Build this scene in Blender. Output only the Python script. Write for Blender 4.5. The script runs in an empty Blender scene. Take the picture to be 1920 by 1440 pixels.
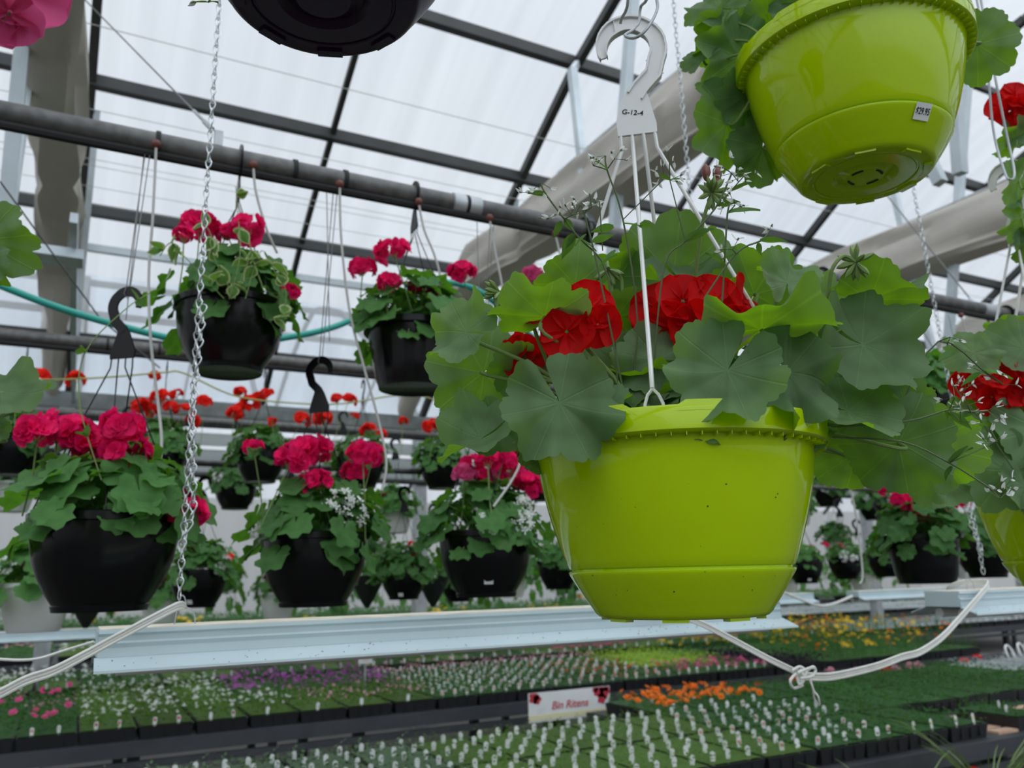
import bpy, math, random
from math import sin, cos, pi, radians
from mathutils import Vector, Matrix
C = bpy.context.scene.collection
S = bpy.context.scene
V = Vector
EZ = 1.55                                   # eye height above the greenhouse floor
# ------------------------------------------------------------------ camera
F = 1540.0
_u = V((-150, 6600, -F)).normalized()
_fw = V((0, 0, -1))
_h = (_fw - _u*_fw.dot(_u)).normalized()
_r = _h.cross(_u)
_a = radians(62.3)
_V1 = cos(_a)*_h + sin(_a)*_r
_V2 = sin(_a)*_h - cos(_a)*_r
ROT = Matrix((_V1, _V2, _u))                # camera axes -> greenhouse axes (X along the bay, Y across it)
CAM = V((0, 0, EZ))
def ray(x, y): return ROT @ V(((x-960)/F, (720-y)/F, -1.0))
def dep(x, y, d): return CAM + ray(x, y)*d
def ony(x, y, Y): r = ray(x, y); return CAM + r*(Y/r.y)
def onz(x, y, Z): r = ray(x, y); return CAM + r*((Z-EZ)/r.z)
cam = bpy.data.cameras.new('camera')
co = bpy.data.objects.new('camera', cam)
C.objects.link(co)
co.matrix_world = Matrix.Translation(CAM) @ ROT.to_4x4()
cam.sensor_width = 36; cam.lens = F/1920*36
cam.clip_start = .02; cam.clip_end = 200
cam.dof.use_dof = True; cam.dof.focus_distance = .86; cam.dof.aperture_fstop = 7.5
S.camera = co
S.view_settings.view_transform = 'Standard'; S.view_settings.look = 'None'
S.view_settings.gamma = 1; S.view_settings.exposure = 0.0; S.view_settings.use_curve_mapping = False
S.cycles.max_bounces = 8; S.cycles.transparent_max_bounces = 12
S.cycles.transmission_bounces = 6; S.cycles.diffuse_bounces = 4
# ------------------------------------------------------------------ materials
def mat(name, col, rough=.6, metal=0, trans=0, tcol=None, noise=None, spec=.5, bump=None, coat=0):
    m = bpy.data.materials.new(name); m.use_nodes = True
    nt = m.node_tree; b = nt.nodes['Principled BSDF']; out = nt.nodes['Material Output']
    b.inputs['Base Color'].default_value = (*col, 1); b.inputs['Roughness'].default_value = rough
    b.inputs['Metallic'].default_value = metal; b.inputs['Specular IOR Level'].default_value = spec
    b.inputs['Coat Weight'].default_value = coat; b.inputs['Coat Roughness'].default_value = .05
    tc = nt.nodes.new('ShaderNodeTexCoord')
    if noise:
        sc, amt = noise[0], noise[1]
        n = nt.nodes.new('ShaderNodeTexNoise'); n.inputs['Scale'].default_value = sc; n.inputs['Detail'].default_value = 4
        nt.links.new(tc.outputs['Object'], n.inputs['Vector'])
        r = nt.nodes.new('ShaderNodeMapRange'); r.inputs['From Min'].default_value = .3; r.inputs['From Max'].default_value = .7
        r.inputs['To Min'].default_value = 1-amt; r.inputs['To Max'].default_value = 1+amt
        nt.links.new(n.outputs['Fac'], r.inputs['Value'])
        x = nt.nodes.new('ShaderNodeVectorMath'); x.operation = 'SCALE'; x.inputs[0].default_value = col
        nt.links.new(r.outputs['Result'], x.inputs['Scale'])
        nt.links.new(x.outputs['Vector'], b.inputs['Base Color'])
    if bump:
        n2 = nt.nodes.new('ShaderNodeTexNoise'); n2.inputs['Scale'].default_value = bump[0]
        nt.links.new(tc.outputs['Object'], n2.inputs['Vector'])
        bp = nt.nodes.new('ShaderNodeBump'); bp.inputs['Strength'].default_value = bump[1]; bp.inputs['Distance'].default_value = .002
        nt.links.new(n2.outputs['Fac'], bp.inputs['Height']); nt.links.new(bp.outputs['Normal'], b.inputs['Normal'])
    if trans:
        t = nt.nodes.new('ShaderNodeBsdfTranslucent'); t.inputs['Color'].default_value = (*(tcol or col), 1)
        mx = nt.nodes.new('ShaderNodeMixShader'); mx.inputs[0].default_value = trans
        nt.links.new(b.outputs[0], mx.inputs[1]); nt.links.new(t.outputs[0], mx.inputs[2]); nt.links.new(mx.outputs[0], out.inputs[0])
    return m
def leafmat(name, col, tcol, trans=.35, rough=.45, zone=.25, edge=None, vein=1.35, under=None):
    """leaf blade: radiating veins and a faint zonal ring, drawn from the blade's own coordinates (UV)"""
    m = mat(name, col, rough, trans=trans, tcol=tcol, spec=.08)
    nt = m.node_tree; N = nt.nodes.new; L = nt.links.new
    b = nt.nodes['Principled BSDF']
    tr = [n for n in nt.nodes if n.type == 'BSDF_TRANSLUCENT'][0]
    uv = N('ShaderNodeUVMap'); sx = N('ShaderNodeSeparateXYZ'); L(uv.outputs[0], sx.inputs[0])
    def M(op, a, b2=None):
        n = N('ShaderNodeMath'); n.operation = op
        for i, v in enumerate((a, b2)):
            if v is None: continue
            if isinstance(v, (int, float)): n.inputs[i].default_value = v
            else: L(v, n.inputs[i])
        return n.outputs[0]
    ln = N('ShaderNodeVectorMath'); ln.operation = 'LENGTH'; L(uv.outputs[0], ln.inputs[0]); rr = ln.outputs['Value']
    an = M('ARCTAN2', sx.outputs['Y'], sx.outputs['X'])
    f1 = M('ABSOLUTE', M('SUBTRACT', M('FRACT', M('ADD', M('MULTIPLY', an, 7/(2*pi*.93)), .5)), .5))
    d1 = M('MULTIPLY', f1, rr)
    mr = N('ShaderNodeMapRange'); L(d1, mr.inputs['Value']); mr.inputs['From Min'].default_value = .0; mr.inputs['From Max'].default_value = .022
    mr.inputs['To Min'].default_value = vein; mr.inputs['To Max'].default_value = 1.0
    zn = N('ShaderNodeMapRange'); zn.interpolation_type = 'SMOOTHSTEP'
    L(M('ABSOLUTE', M('SUBTRACT', rr, .5)), zn.inputs['Value']); zn.inputs['From Min'].default_value = 0; zn.inputs['From Max'].default_value = .22
    zn.inputs['To Min'].default_value = 1-zone; zn.inputs['To Max'].default_value = 1
    ns = N('ShaderNodeTexNoise'); ns.inputs['Scale'].default_value = 14; ns.inputs['Detail'].default_value = 5
    tc = [n for n in nt.nodes if n.type == 'TEX_COORD'][0]; L(tc.outputs['Object'], ns.inputs['Vector'])
    nr = N('ShaderNodeMapRange'); L(ns.outputs['Fac'], nr.inputs['Value']); nr.inputs['From Min'].default_value = .3; nr.inputs['From Max'].default_value = .7
    nr.inputs['To Min'].default_value = .9; nr.inputs['To Max'].default_value = 1.1
    oi = N('ShaderNodeObjectInfo'); orr = N('ShaderNodeMapRange'); L(oi.outputs['Random'], orr.inputs['Value']); orr.inputs['To Min'].default_value = .80; orr.inputs['To Max'].default_value = 1.16   # each leaf its own tone
    k = M('MULTIPLY', M('MULTIPLY', M('MULTIPLY', mr.outputs['Result'], zn.outputs['Result']), nr.outputs['Result']), orr.outputs['Result'])
    for c, dst in ((col, b.inputs['Base Color']), (tcol, tr.inputs['Color'])):
        x = N('ShaderNodeVectorMath'); x.operation = 'SCALE'; x.inputs[0].default_value = c; L(k, x.inputs['Scale'])
        if edge:
            mxx = N('ShaderNodeMix'); mxx.data_type = 'RGBA'
            e = N('ShaderNodeMapRange'); L(rr, e.inputs['Value']); e.inputs['From Min'].default_value = .72; e.inputs['From Max'].default_value = .8
            L(e.outputs['Result'], mxx.inputs['Factor']); L(x.outputs[0], mxx.inputs['A']); mxx.inputs['B'].default_value = (*edge, 1)
            L(mxx.outputs['Result'], dst)
        elif under and dst is b.inputs['Base Color']:      # the underside of the blade is a yellower green
            mxx = N('ShaderNodeMix'); mxx.data_type = 'RGBA'; ge = N('ShaderNodeNewGeometry'); y = N('ShaderNodeVectorMath'); y.operation = 'SCALE'; y.inputs[0].default_value = under; L(k, y.inputs['Scale'])
            L(ge.outputs['Backfacing'], mxx.inputs['Factor']); L(x.outputs[0], mxx.inputs['A']); L(y.outputs[0], mxx.inputs['B']); L(mxx.outputs['Result'], dst)
        else: L(x.outputs[0], dst)
    bp = N('ShaderNodeBump'); bp.inputs['Strength'].default_value = .7; bp.inputs['Distance'].default_value = .003
    L(M('MULTIPLY', mr.outputs['Result'], -1.0), bp.inputs['Height']); L(bp.outputs['Normal'], b.inputs['Normal'])
    return m
M_ = {}
M_['leaf'] = leafmat('geranium_leaf', (.160, .245, .128), (.25, .52, .003), .42, vein=1.22, zone=.16, under=(.095, .20, .002))
M_['leaf_far'] = leafmat('geranium_leaf_far', (.085, .20, .062), (.15, .42, .02), .33, zone=.1, vein=1.15)
M_['leaf_var'] = leafmat('variegated_leaf', (.10, .22, .05), (.2, .4, .05), .35, zone=0, edge=(.55, .6, .30), vein=1.1)
M_['sprig'] = leafmat('sprig_leaf', (.10, .20, .06), (.2, .42, .03), .35, zone=0, vein=1.0)
M_['stem'] = mat('stem', (.20, .30, .09), .5, trans=.15, tcol=(.3, .5, .05))
M_['stem_dark'] = mat('thin_stem', (.09, .13, .05), .6)
M_['red'] = mat('scarlet_petal', (.62, .003, .004), .5, trans=.4, tcol=(.85, .004, .004), noise=(25, .2), spec=.15)
M_['redfar'] = mat('orange_red_petal', (.90, .028, .018), .6, trans=.35, tcol=(1, .05, .02), spec=.2)
M_['magenta'] = mat('magenta_petal', (.86, .010, .15), .6, trans=.35, tcol=(.95, .02, .22), noise=(30, .25), spec=.2)
M_['pink'] = mat('pink_petal', (.78, .10, .30), .5, trans=.35, tcol=(.85, .14, .34), noise=(20, .15), spec=.3)
M_['purple'] = mat('purple_petal', (.35, .05, .45), .6, trans=.3)
M_['white'] = mat('white_petal', (.80, .82, .78), .6, trans=.3, tcol=(.8, .82, .75))
M_['orange'] = mat('orange_petal', (.95, .24, .01), .6, trans=.3)
M_['yellow'] = mat('yellow_petal', (.95, .62, .02), .6, trans=.3)
M_['ppink'] = mat('pale_pink_petal', (.80, .42, .50), .6, trans=.3)
M_['violet'] = mat('violet_petal', (.52, .10, .50), .6, trans=.3)
M_['lime'] = mat('lime_plastic', (.44, .63, .0), .08, trans=.10, tcol=(.6, .85, .0), spec=.42, noise=(7, .04))
M_['plum'] = mat('plum_plastic', (.022, .006, .028), .35, spec=.2)
M_['black'] = mat('black_plastic', (.0035, .0035, .0042), .22, spec=.3)
M_['tray'] = mat('black_tray_plastic', (.012, .013, .015), .45)
M_['whitepl'] = mat('white_plastic', (.74, .74, .72), .35, spec=.5)
M_['potwhite'] = mat('white_pot_plastic', (.72, .73, .70), .5, trans=.1)
M_['ink'] = mat('ink', (.01, .01, .01), .7)
M_['soil'] = mat('potting_soil', (.018, .012, .008), .95, noise=(60, .4), bump=(200, .6))
M_['galv'] = mat('galvanised_steel', (.42, .44, .45), .45, metal=.55, noise=(9, .22))
M_['pipe'] = mat('dull_steel_pipe', (.115, .112, .108), .45, metal=.3, noise=(30, .35))
M_['frame'] = mat('roof_frame_steel', (.045, .046, .045), .5, metal=.2, noise=(5, .15))
M_['alu'] = mat('aluminium_web_tube', (.60, .66, .69), .4, metal=.3, noise=(5, .1))
M_['bench'] = mat('bench_steel', (.055, .058, .064), .5, metal=.3, noise=(6, .2))
M_['chain'] = mat('zinc_chain', (.62, .65, .66), .28, metal=.9, noise=(60, .2))
M_['hood'] = mat('white_enamel_hood', (.50, .60, .625), .4, noise=(4, .06), spec=.4)
M_['hoodtop'] = mat('dusty_hood_top', (.72, .66, .54), .7, noise=(18, .2))
M_['cable'] = mat('white_cable', (.74, .73, .68), .5, noise=(30, .06))
M_['hose'] = mat('teal_hose', (.025, .36, .29), .4)
M_['cord'] = mat('yellow_green_cord', (.35, .36, .10), .7)
M_['emit'] = mat('brown_dripper', (.16, .045, .03), .5)
M_['greytube'] = mat('grey_drip_tube', (.50, .50, .47), .5)
M_['wire'] = mat('grey_wire', (.16, .16, .16), .45, metal=.5)
M_['wood'] = mat('bench_slats_wood', (.55, .36, .25), .7, noise=(12, .2))
M_['tag'] = mat('white_plant_tag', (.78, .79, .78), .5, noise=(8, .05))
M_['tagp'] = mat('pink_print', (.72, .30, .24), .6)
M_['tagr'] = mat('red_print', (.50, .03, .05), .6)
M_['cream'] = mat('cream_print', (.75, .72, .45), .6)
M_['seed'] = leafmat('seedling_leaf', (.045, .125, .036), (.10, .28, .02), .3, zone=0, vein=1.0)
M_['seedl'] = leafmat('light_seedling_leaf', (.095, .18, .035), (.17, .34, .02), .3, zone=0, vein=1.0)
M_['seedg'] = leafmat('grey_green_seedling_leaf', (.11, .175, .095), (.15, .25, .08), .25, zone=0, vein=1.0)
M_['limef'] = leafmat('lime_foliage', (.28, .42, .05), (.35, .55, .03), .3, zone=0, vein=1.0)
M_['dark'] = leafmat('dark_purple_foliage', (.020, .014, .022), (.03, .01, .03), .2, zone=0, vein=1.0)
M_['silver'] = leafmat('silver_foliage', (.42, .46, .45), (.3, .35, .3), .2, zone=0, vein=1.0)
M_['floor'] = mat('concrete', (.065, .06, .053), .85, noise=(2, .2), bump=(30, .3))
def fabric():
    m = mat('shade_cloth', (.60, .56, .50), .9, trans=.3, tcol=(.50, .47, .41), noise=(5, .05))
    nt = m.node_tree; b = nt.nodes['Principled BSDF']
    tc = [n for n in nt.nodes if n.type == 'TEX_COORD'][0]
    mp = nt.nodes.new('ShaderNodeMapping'); mp.inputs['Scale'].default_value = (1, .25, 1)
    n = nt.nodes.new('ShaderNodeTexNoise'); n.inputs['Scale'].default_value = 6; n.inputs['Detail'].default_value = 6
    nt.links.new(tc.outputs['Object'], mp.inputs[0]); nt.links.new(mp.outputs[0], n.inputs['Vector'])
    bp = nt.nodes.new('ShaderNodeBump'); bp.inputs['Strength'].default_value = .35; bp.inputs['Distance'].default_value = .03
    nt.links.new(n.outputs['Fac'], bp.inputs['Height']); nt.links.new(bp.outputs['Normal'], b.inputs['Normal'])
    return m
M_['cloth'] = fabric()
def panel(name, scale, tr=.50, tint=(.92, .96, 1.0)):
    """twin-wall polycarbonate: part clear, part milky, with its flutes and weathering streaks"""
    m = bpy.data.materials.new(name); m.use_nodes = True
    nt = m.node_tree; N = nt.nodes.new; L = nt.links.new; nt.nodes.clear()
    out = N('ShaderNodeOutputMaterial'); a = N('ShaderNodeBsdfTransparent'); t = N('ShaderNodeBsdfTranslucent'); g = N('ShaderNodeBsdfDiffuse')
    g.inputs['Color'].default_value = (.75, .78, .8, 1)
    tc = N('ShaderNodeTexCoord'); mp = N('ShaderNodeMapping'); mp.inputs['Scale'].default_value = scale
    L(tc.outputs['Object'], mp.inputs[0])
    n = N('ShaderNodeTexNoise'); n.inputs['Scale'].default_value = 1.0; n.inputs['Detail'].default_value = 3; L(mp.outputs[0], n.inputs['Vector'])
    r = N('ShaderNodeMapRange'); L(n.outputs['Fac'], r.inputs['Value']); r.inputs['From Min'].default_value = .3; r.inputs['From Max'].default_value = .7
    r.inputs['To Min'].default_value = .90; r.inputs['To Max'].default_value = 1.0
    for sh in (a, t):
        x = N('ShaderNodeVectorMath'); x.operation = 'SCALE'; x.inputs[0].default_value = tint; L(r.outputs['Result'], x.inputs['Scale']); L(x.outputs[0], sh.inputs['Color'])
    m1 = N('ShaderNodeMixShader'); m1.inputs[0].default_value = .12; L(t.outputs[0], m1.inputs[1]); L(g.outputs[0], m1.inputs[2])
    m2 = N('ShaderNodeMixShader'); m2.inputs[0].default_value = 1-tr; L(a.outputs[0], m2.inputs[1]); L(m1.outputs[0], m2.inputs[2])
    L(m2.outputs[0], out.inputs[0])
    return m
M_['roof'] = panel('twin_wall_roof_panel', (9.0, .12, .12), .70)
M_['wallp'] = panel('twin_wall_side_panel', (7.0, 7.0, .2), .30, (.74, .76, .75))
# ------------------------------------------------------------------ world: bright overcast sky
w = bpy.data.worlds.new('overcast_sky'); S.world = w; w.use_nodes = True
nt = w.node_tree; bg = nt.nodes['Background']
tc = nt.nodes.new('ShaderNodeTexCoord'); n = nt.nodes.new('ShaderNodeTexNoise'); n.inputs['Scale'].default_value = 2.2; n.inputs['Detail'].default_value = 3
nt.links.new(tc.outputs['Generated'], n.inputs['Vector'])
cr = nt.nodes.new('ShaderNodeValToRGB'); cr.color_ramp.elements[0].position = .35; cr.color_ramp.elements[1].position = .65
cr.color_ramp.elements[0].color = (.78, .83, .89, 1); cr.color_ramp.elements[1].color = (.95, .975, 1.0, 1)
nt.links.new(n.outputs['Fac'], cr.inputs[0]); nt.links.new(cr.outputs[0], bg.inputs[0])
sp = nt.nodes.new('ShaderNodeSeparateXYZ'); nt.links.new(tc.outputs['Generated'], sp.inputs[0])
dp = nt.nodes.new('ShaderNodeVectorMath'); dp.operation = 'DOT_PRODUCT'; nt.links.new(tc.outputs['Generated'], dp.inputs[0]); dp.inputs[1].default_value = (-.10, -.50, .86)
mr = nt.nodes.new('ShaderNodeMapRange'); mr.interpolation_type = 'SMOOTHSTEP'; nt.links.new(dp.outputs['Value'], mr.inputs['Value'])   # overcast, brightest overhead on the side where the sun hides
mr.inputs['From Min'].default_value = .30; mr.inputs['From Max'].default_value = 1; mr.inputs['To Min'].default_value = .80; mr.inputs['To Max'].default_value = 2.9
mh = nt.nodes.new('ShaderNodeMapRange'); nt.links.new(sp.outputs['Z'], mh.inputs['Value']); mh.inputs['From Min'].default_value = -.05; mh.inputs['From Max'].default_value = .15; mh.inputs['To Min'].default_value = .35; mh.inputs['To Max'].default_value = 1
mm = nt.nodes.new('ShaderNodeMath'); mm.operation = 'MULTIPLY'; nt.links.new(mr.outputs[0], mm.inputs[0]); nt.links.new(mh.outputs[0], mm.inputs[1]); nt.links.new(mm.outputs[0], bg.inputs[1])
# ------------------------------------------------------------------ mesh helpers
class MB:
    def __init__(s): s.v = []; s.f = []; s.m = []; s.uv = []; s.k = 0
    def add(s, vs, fs, k=None, uv=None):
        o = len(s.v); s.v += [tuple(v) for v in vs]; s.uv += (uv or [(0, 0)]*len(vs))
        s.f += [tuple(i+o for i in f) for f in fs]; s.m += [s.k if k is None else k]*len(fs)
    def tube(s, pts, r, n=8, k=None, cap=True):
        pts = [V(p) for p in pts]; N = len(pts); rs = r if isinstance(r, (list, tuple)) else [r]*N
        vs = []; fs = []; up = None
        for i, p in enumerate(pts):
            t = (pts[min(i+1, N-1)]-pts[max(i-1, 0)])
            t = t.normalized() if t.length > 1e-9 else V((0, 0, 1))
            if up is None: up = t.orthogonal().normalized()
            up = (up - t*up.dot(t)); up = up.normalized() if up.length > 1e-6 else t.orthogonal().normalized()
            b = t.cross(up)
            for j in range(n):
                a = 2*pi*j/n; vs.append(p + (up*cos(a)+b*sin(a))*rs[i])
        for i in range(N-1):
            for j in range(n): fs.append((i*n+j, i*n+(j+1) % n, (i+1)*n+(j+1) % n, (i+1)*n+j))
        if cap: fs.append(tuple(range(n))[::-1]); fs.append(tuple((N-1)*n+j for j in range(n)))
        s.add(vs, fs, k)
    def box(s, c, d, R=None, k=None):
        vs = []
        for x in (-1, 1):
            for y in (-1, 1):
                for z in (-1, 1):
                    p = V((x*d[0]/2, y*d[1]/2, z*d[2]/2))
                    if R is not None: p = R @ p
                    vs.append(V(c)+p)
        s.add(vs, [(0, 1, 3, 2), (4, 6, 7, 5), (0, 4, 5, 1), (2, 3, 7, 6), (0, 2, 6, 4), (1, 5, 7, 3)], k)
    def bar(s, a, b, wd, ht, k=None):
        a = V(a); b = V(b); t = (b-a).normalized(); up = V((0, 0, 1)) if abs(t.z) < .95 else V((0, 1, 0))
        x = t.cross(up).normalized(); z = x.cross(t)
        s.box((a+b)/2, ((b-a).length, wd, ht), Matrix((t, x, z)).transposed(), k)
    def lathe(s, prof, n=48, c=(0, 0, 0), k=None, fn=None, close=False):
        vs = []; fs = []; P = len(prof)
        for i, (r, z) in enumerate(prof):
            for j in range(n):
                a = 2*pi*j/n; rr = r*(fn(a, z, r) if fn else 1)
                vs.append((c[0]+rr*cos(a), c[1]+rr*sin(a), c[2]+z))
        for i in range(P-1):
            for j in range(n): fs.append((i*n+j, i*n+(j+1) % n, (i+1)*n+(j+1) % n, (i+1)*n+j))
        if close: fs.append(tuple(range((P-1)*n, P*n)))
        s.add(vs, fs, k)
    def sweep(s, prof, a, b, closed=True, k=None):
        """profile of (y,z) pairs swept from x=a to x=b"""
        n = len(prof); vs = [(a, y, z) for y, z in prof]+[(b, y, z) for y, z in prof]
        fs = [(i, (i+1) % n, n+(i+1) % n, n+i) for i in range(n if closed else n-1)]
        if closed: fs += [tuple(range(n))[::-1], tuple(range(n, 2*n))]
        s.add(vs, fs, k)
    def mesh(s, name, mats, smooth=True):
        me = bpy.data.meshes.new(name); me.from_pydata(s.v, [], s.f)
        for m in (mats if isinstance(mats, (list, tuple)) else [mats]): me.materials.append(M_[m] if isinstance(m, str) else m)
        me.polygons.foreach_set('material_index', s.m); me.polygons.foreach_set('use_smooth', [smooth]*len(s.f))
        if any(u != (0, 0) for u in s.uv):
            l = me.uv_layers.new(name='UVMap'); buf = []
            for lp in me.loops: buf += s.uv[lp.vertex_index]
            l.data.foreach_set('uv', buf)
        if smooth: me.set_sharp_from_angle(angle=radians(42))
        me.update(); return me
def ob(name, me, parent=None, loc=None, rot=None, sc=None):
    o = bpy.data.objects.new(name, me); C.objects.link(o)
    if parent is not None: o.parent = parent
    if loc is not None: o.location = loc
    if rot is not None: o.rotation_euler = rot
    if sc is not None: o.scale = sc
    return o
def tag(o, label, cat, group=None, kind=None):
    o['label'] = label; o['category'] = cat
    if group: o['group'] = group
    if kind: o['kind'] = kind
    return o
def thing(name, label, cat, loc=(0, 0, 0), rz=0, group=None):
    o = bpy.data.objects.new(name, None); C.objects.link(o); o.location = loc; o.rotation_euler = (0, 0, rz); o.empty_display_size = .05
    return tag(o, label, cat, group)
def struct(name, mb, m, smooth=False):
    o = ob(name, mb.mesh(name, m, smooth)); o['kind'] = 'structure'; return o
def dup(root, loc, rz, label=None, sc=1):
    r = root.copy(); C.objects.link(r); r.location = loc; r.rotation_euler = (0, 0, rz); r.scale = (sc, sc, sc)
    if label: r['label'] = label
    for ch in list(root.children):
        c = ch.copy(); C.objects.link(c); c.parent = r
        for g in list(ch.children):
            d = g.copy(); C.objects.link(d); d.parent = c
    return r
def text_mesh(body, size, m, depth=0.0002, shear=0):
    cu = bpy.data.curves.new('writing', 'FONT'); cu.body = body; cu.size = size; cu.extrude = depth; cu.shear = shear
    cu.align_x = 'CENTER'; cu.align_y = 'CENTER'; cu.offset = size*.012
    o = bpy.data.objects.new('writing', cu); C.objects.link(o)
    me = bpy.data.meshes.new_from_object(o.evaluated_get(bpy.context.evaluated_depsgraph_get()))
    bpy.data.objects.remove(o); me.materials.clear(); me.materials.append(M_[m]); return me
def catmull(P, n=6):
    P = [V(p) for p in P]; out = []
    for i in range(len(P)-1):
        a, b, c, d = P[max(i-1, 0)], P[i], P[i+1], P[min(i+2, len(P)-1)]
        for j in range(n):
            t = j/n; out.append(.5*((2*b)+(c-a)*t+(2*a-5*b+4*c-d)*t*t+(3*b-a-3*c+d)*t**3))
    return out+[P[-1]]
def frame(nrm, tip):
    """rotation with local z = nrm and local x as near tip as it can be"""
    z = V(nrm).normalized(); x = V(tip)-z*V(tip).dot(z)
    x = x.normalized() if x.length > 1e-6 else z.orthogonal().normalized()
    return Matrix((x, z.cross(x), z)).transposed()
# ------------------------------------------------------------------ leaves and petals
def leaf(mb, pos, R, rad, rng, na=40, nr=5, ruf=.12, cup=.12, fold=.0, k=None, lobe=.16):
    """round scalloped geranium blade: origin at the stalk, tip towards local x"""
    ph = rng.uniform(0, 6.28); ph2 = rng.uniform(0, 6.28); kk = rng.choice((3, 4, 5)); droop = rng.uniform(.0, .22); bd = rng.uniform(-.28, .34) if na > 50 else 0; ba = rng.uniform(0, pi)
    vs = [V(pos)]; uv = [(1e-4, 0)]; A = radians(173)
    for i in range(1, nr+1):
        r = i/nr
        for j in range(na+1):
            th = -A+2*A*j/na
            s7 = abs(sin((th+A)/(2*A)*pi*7)); s21 = abs(sin((th+A)/(2*A)*pi*(28 if na > 50 else 14)))
            out = (1-lobe*(1-s7)**1.6)*(1-.055*(1-s21)**1.3) if r > .6 else 1-lobe*.7*(1-s7)*max(0, r-.3)
            base = .80+.20*cos(th*.5)
            q = r*base*out
            x = q*cos(th); y = q*sin(th)
            z = cup*q*q + ruf*(q**2.2)*sin(kk*th+ph)+.5*ruf*q**3*sin((kk+4)*th+ph2)-.075*q*(1-s7) - droop*q**3*max(0, cos(th)) + bd*(x*cos(ba)+y*sin(ba))**2 + fold*abs(y)
            vs.append(V(pos)+R @ V((x, y, z))*rad); uv.append((x*1.0+1e-4, y))
    fs = [(0, 1+j, 2+j) for j in range(na)]
    for i in range(nr-1):
        a = 1+i*(na+1); b = a+na+1
        for j in range(na): fs.append((a+j, b+j, b+j+1, a+j+1))
    mb.add(vs, fs, k, uv)
def lance(mb, pos, R, L, w, rng, k=None, n=5, bend=.15, var=False):
    """small pointed blade"""
    vs = []; uv = []
    for i in range(n+1):
        t = i/n; ww = w*sin(pi*min(1, t*.96+.04)**.8); z = -bend*L*t*t
        for s in (-1, 0, 1):
            vs.append(V(pos)+R @ V((t*L, s*ww, z+(abs(s)*w*.35)))); e = abs(s) if var else 0
            uv.append((.02+.9*max(e, abs(2*t-1)*.85 if var else .3), .01))
    fs = []
    for i in range(n):
        for s in (0, 1): a = i*3+s; fs.append((a, a+3, a+4, a+1))
    mb.add(vs, fs, k, uv)
def petal(mb, pos, R, L, w, rng, k=None, n=4, curl=.25):
    vs = []; ph = rng.uniform(0, 6)
    for i in range(n+1):
        t = i/n; ww = w*(.18+.82*sin(min(1, t*1.08)*pi*.62)**.9) if t < 1 else w*.52
        for j in range(5):
            s = (j-2)/2; x = L*(t - (.10*s*s if t > .7 else 0)); vs.append(V(pos)+R @ V((x, s*ww, curl*L*(t*t*.8)*(1 if t < .8 else .9)+.22*w*s*s+.03*L*t*sin(2.2*s+ph))))
    fs = [(i*5+j, i*5+j+5, i*5+j+6, i*5+j+1) for i in range(n) for j in range(4)]
    mb.add(vs, fs, k)
def rand_dir(rng, zmin=-1):
    while True:
        v = V((rng.uniform(-1, 1), rng.uniform(-1, 1), rng.uniform(-1, 1)))
        if .05 < v.length < 1:
            v.normalize()
            if v.z >= zmin: return v
def floret(mb, pos, nrm, rad, rng, k=None, np_=5, wide=.55, n=4):
    t0 = nrm.orthogonal()
    R0 = frame(nrm, t0)
    a0 = rng.uniform(0, 6)
    for i in range(np_):
        a = a0+2*pi*i/np_+rng.uniform(-.12, .12)
        d = R0 @ V((cos(a), sin(a), 0)); R = frame(nrm+d*rng.uniform(-.25, .1), d)
        petal(mb, pos+d*rad*.06, R, rad*rng.uniform(.9, 1.08), rad*wide*.98, rng, k, n=n, curl=rng.uniform(.0, .3))
def pompom(mb, c, rad, rng, n=15, flat=.85, k=None, far=False):
    """double geranium head: a domed cluster of ruffled florets"""
    for i in range(n):
        d = rand_dir(rng, -.35); p = V(c)+V((d.x*rad*.72, d.y*rad*.72, d.z*rad*.72*flat))
        fr = rad*rng.uniform(.40, .52)
        for q in range(2 if not far else 1):
            floret(mb, p+d*fr*.12*q, (d+rand_dir(rng)*.35).normalized(), fr*(1-.3*q), rng, k, np_=5 if not far else 5, wide=.62, n=3 if not far else 2)
    for i in range(6):
        d = rand_dir(rng, -.1); petal(mb, V(c)+d*rad*.3, frame(d.orthogonal(), d), rad*.55, rad*.3, rng, k, n=2)
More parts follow.
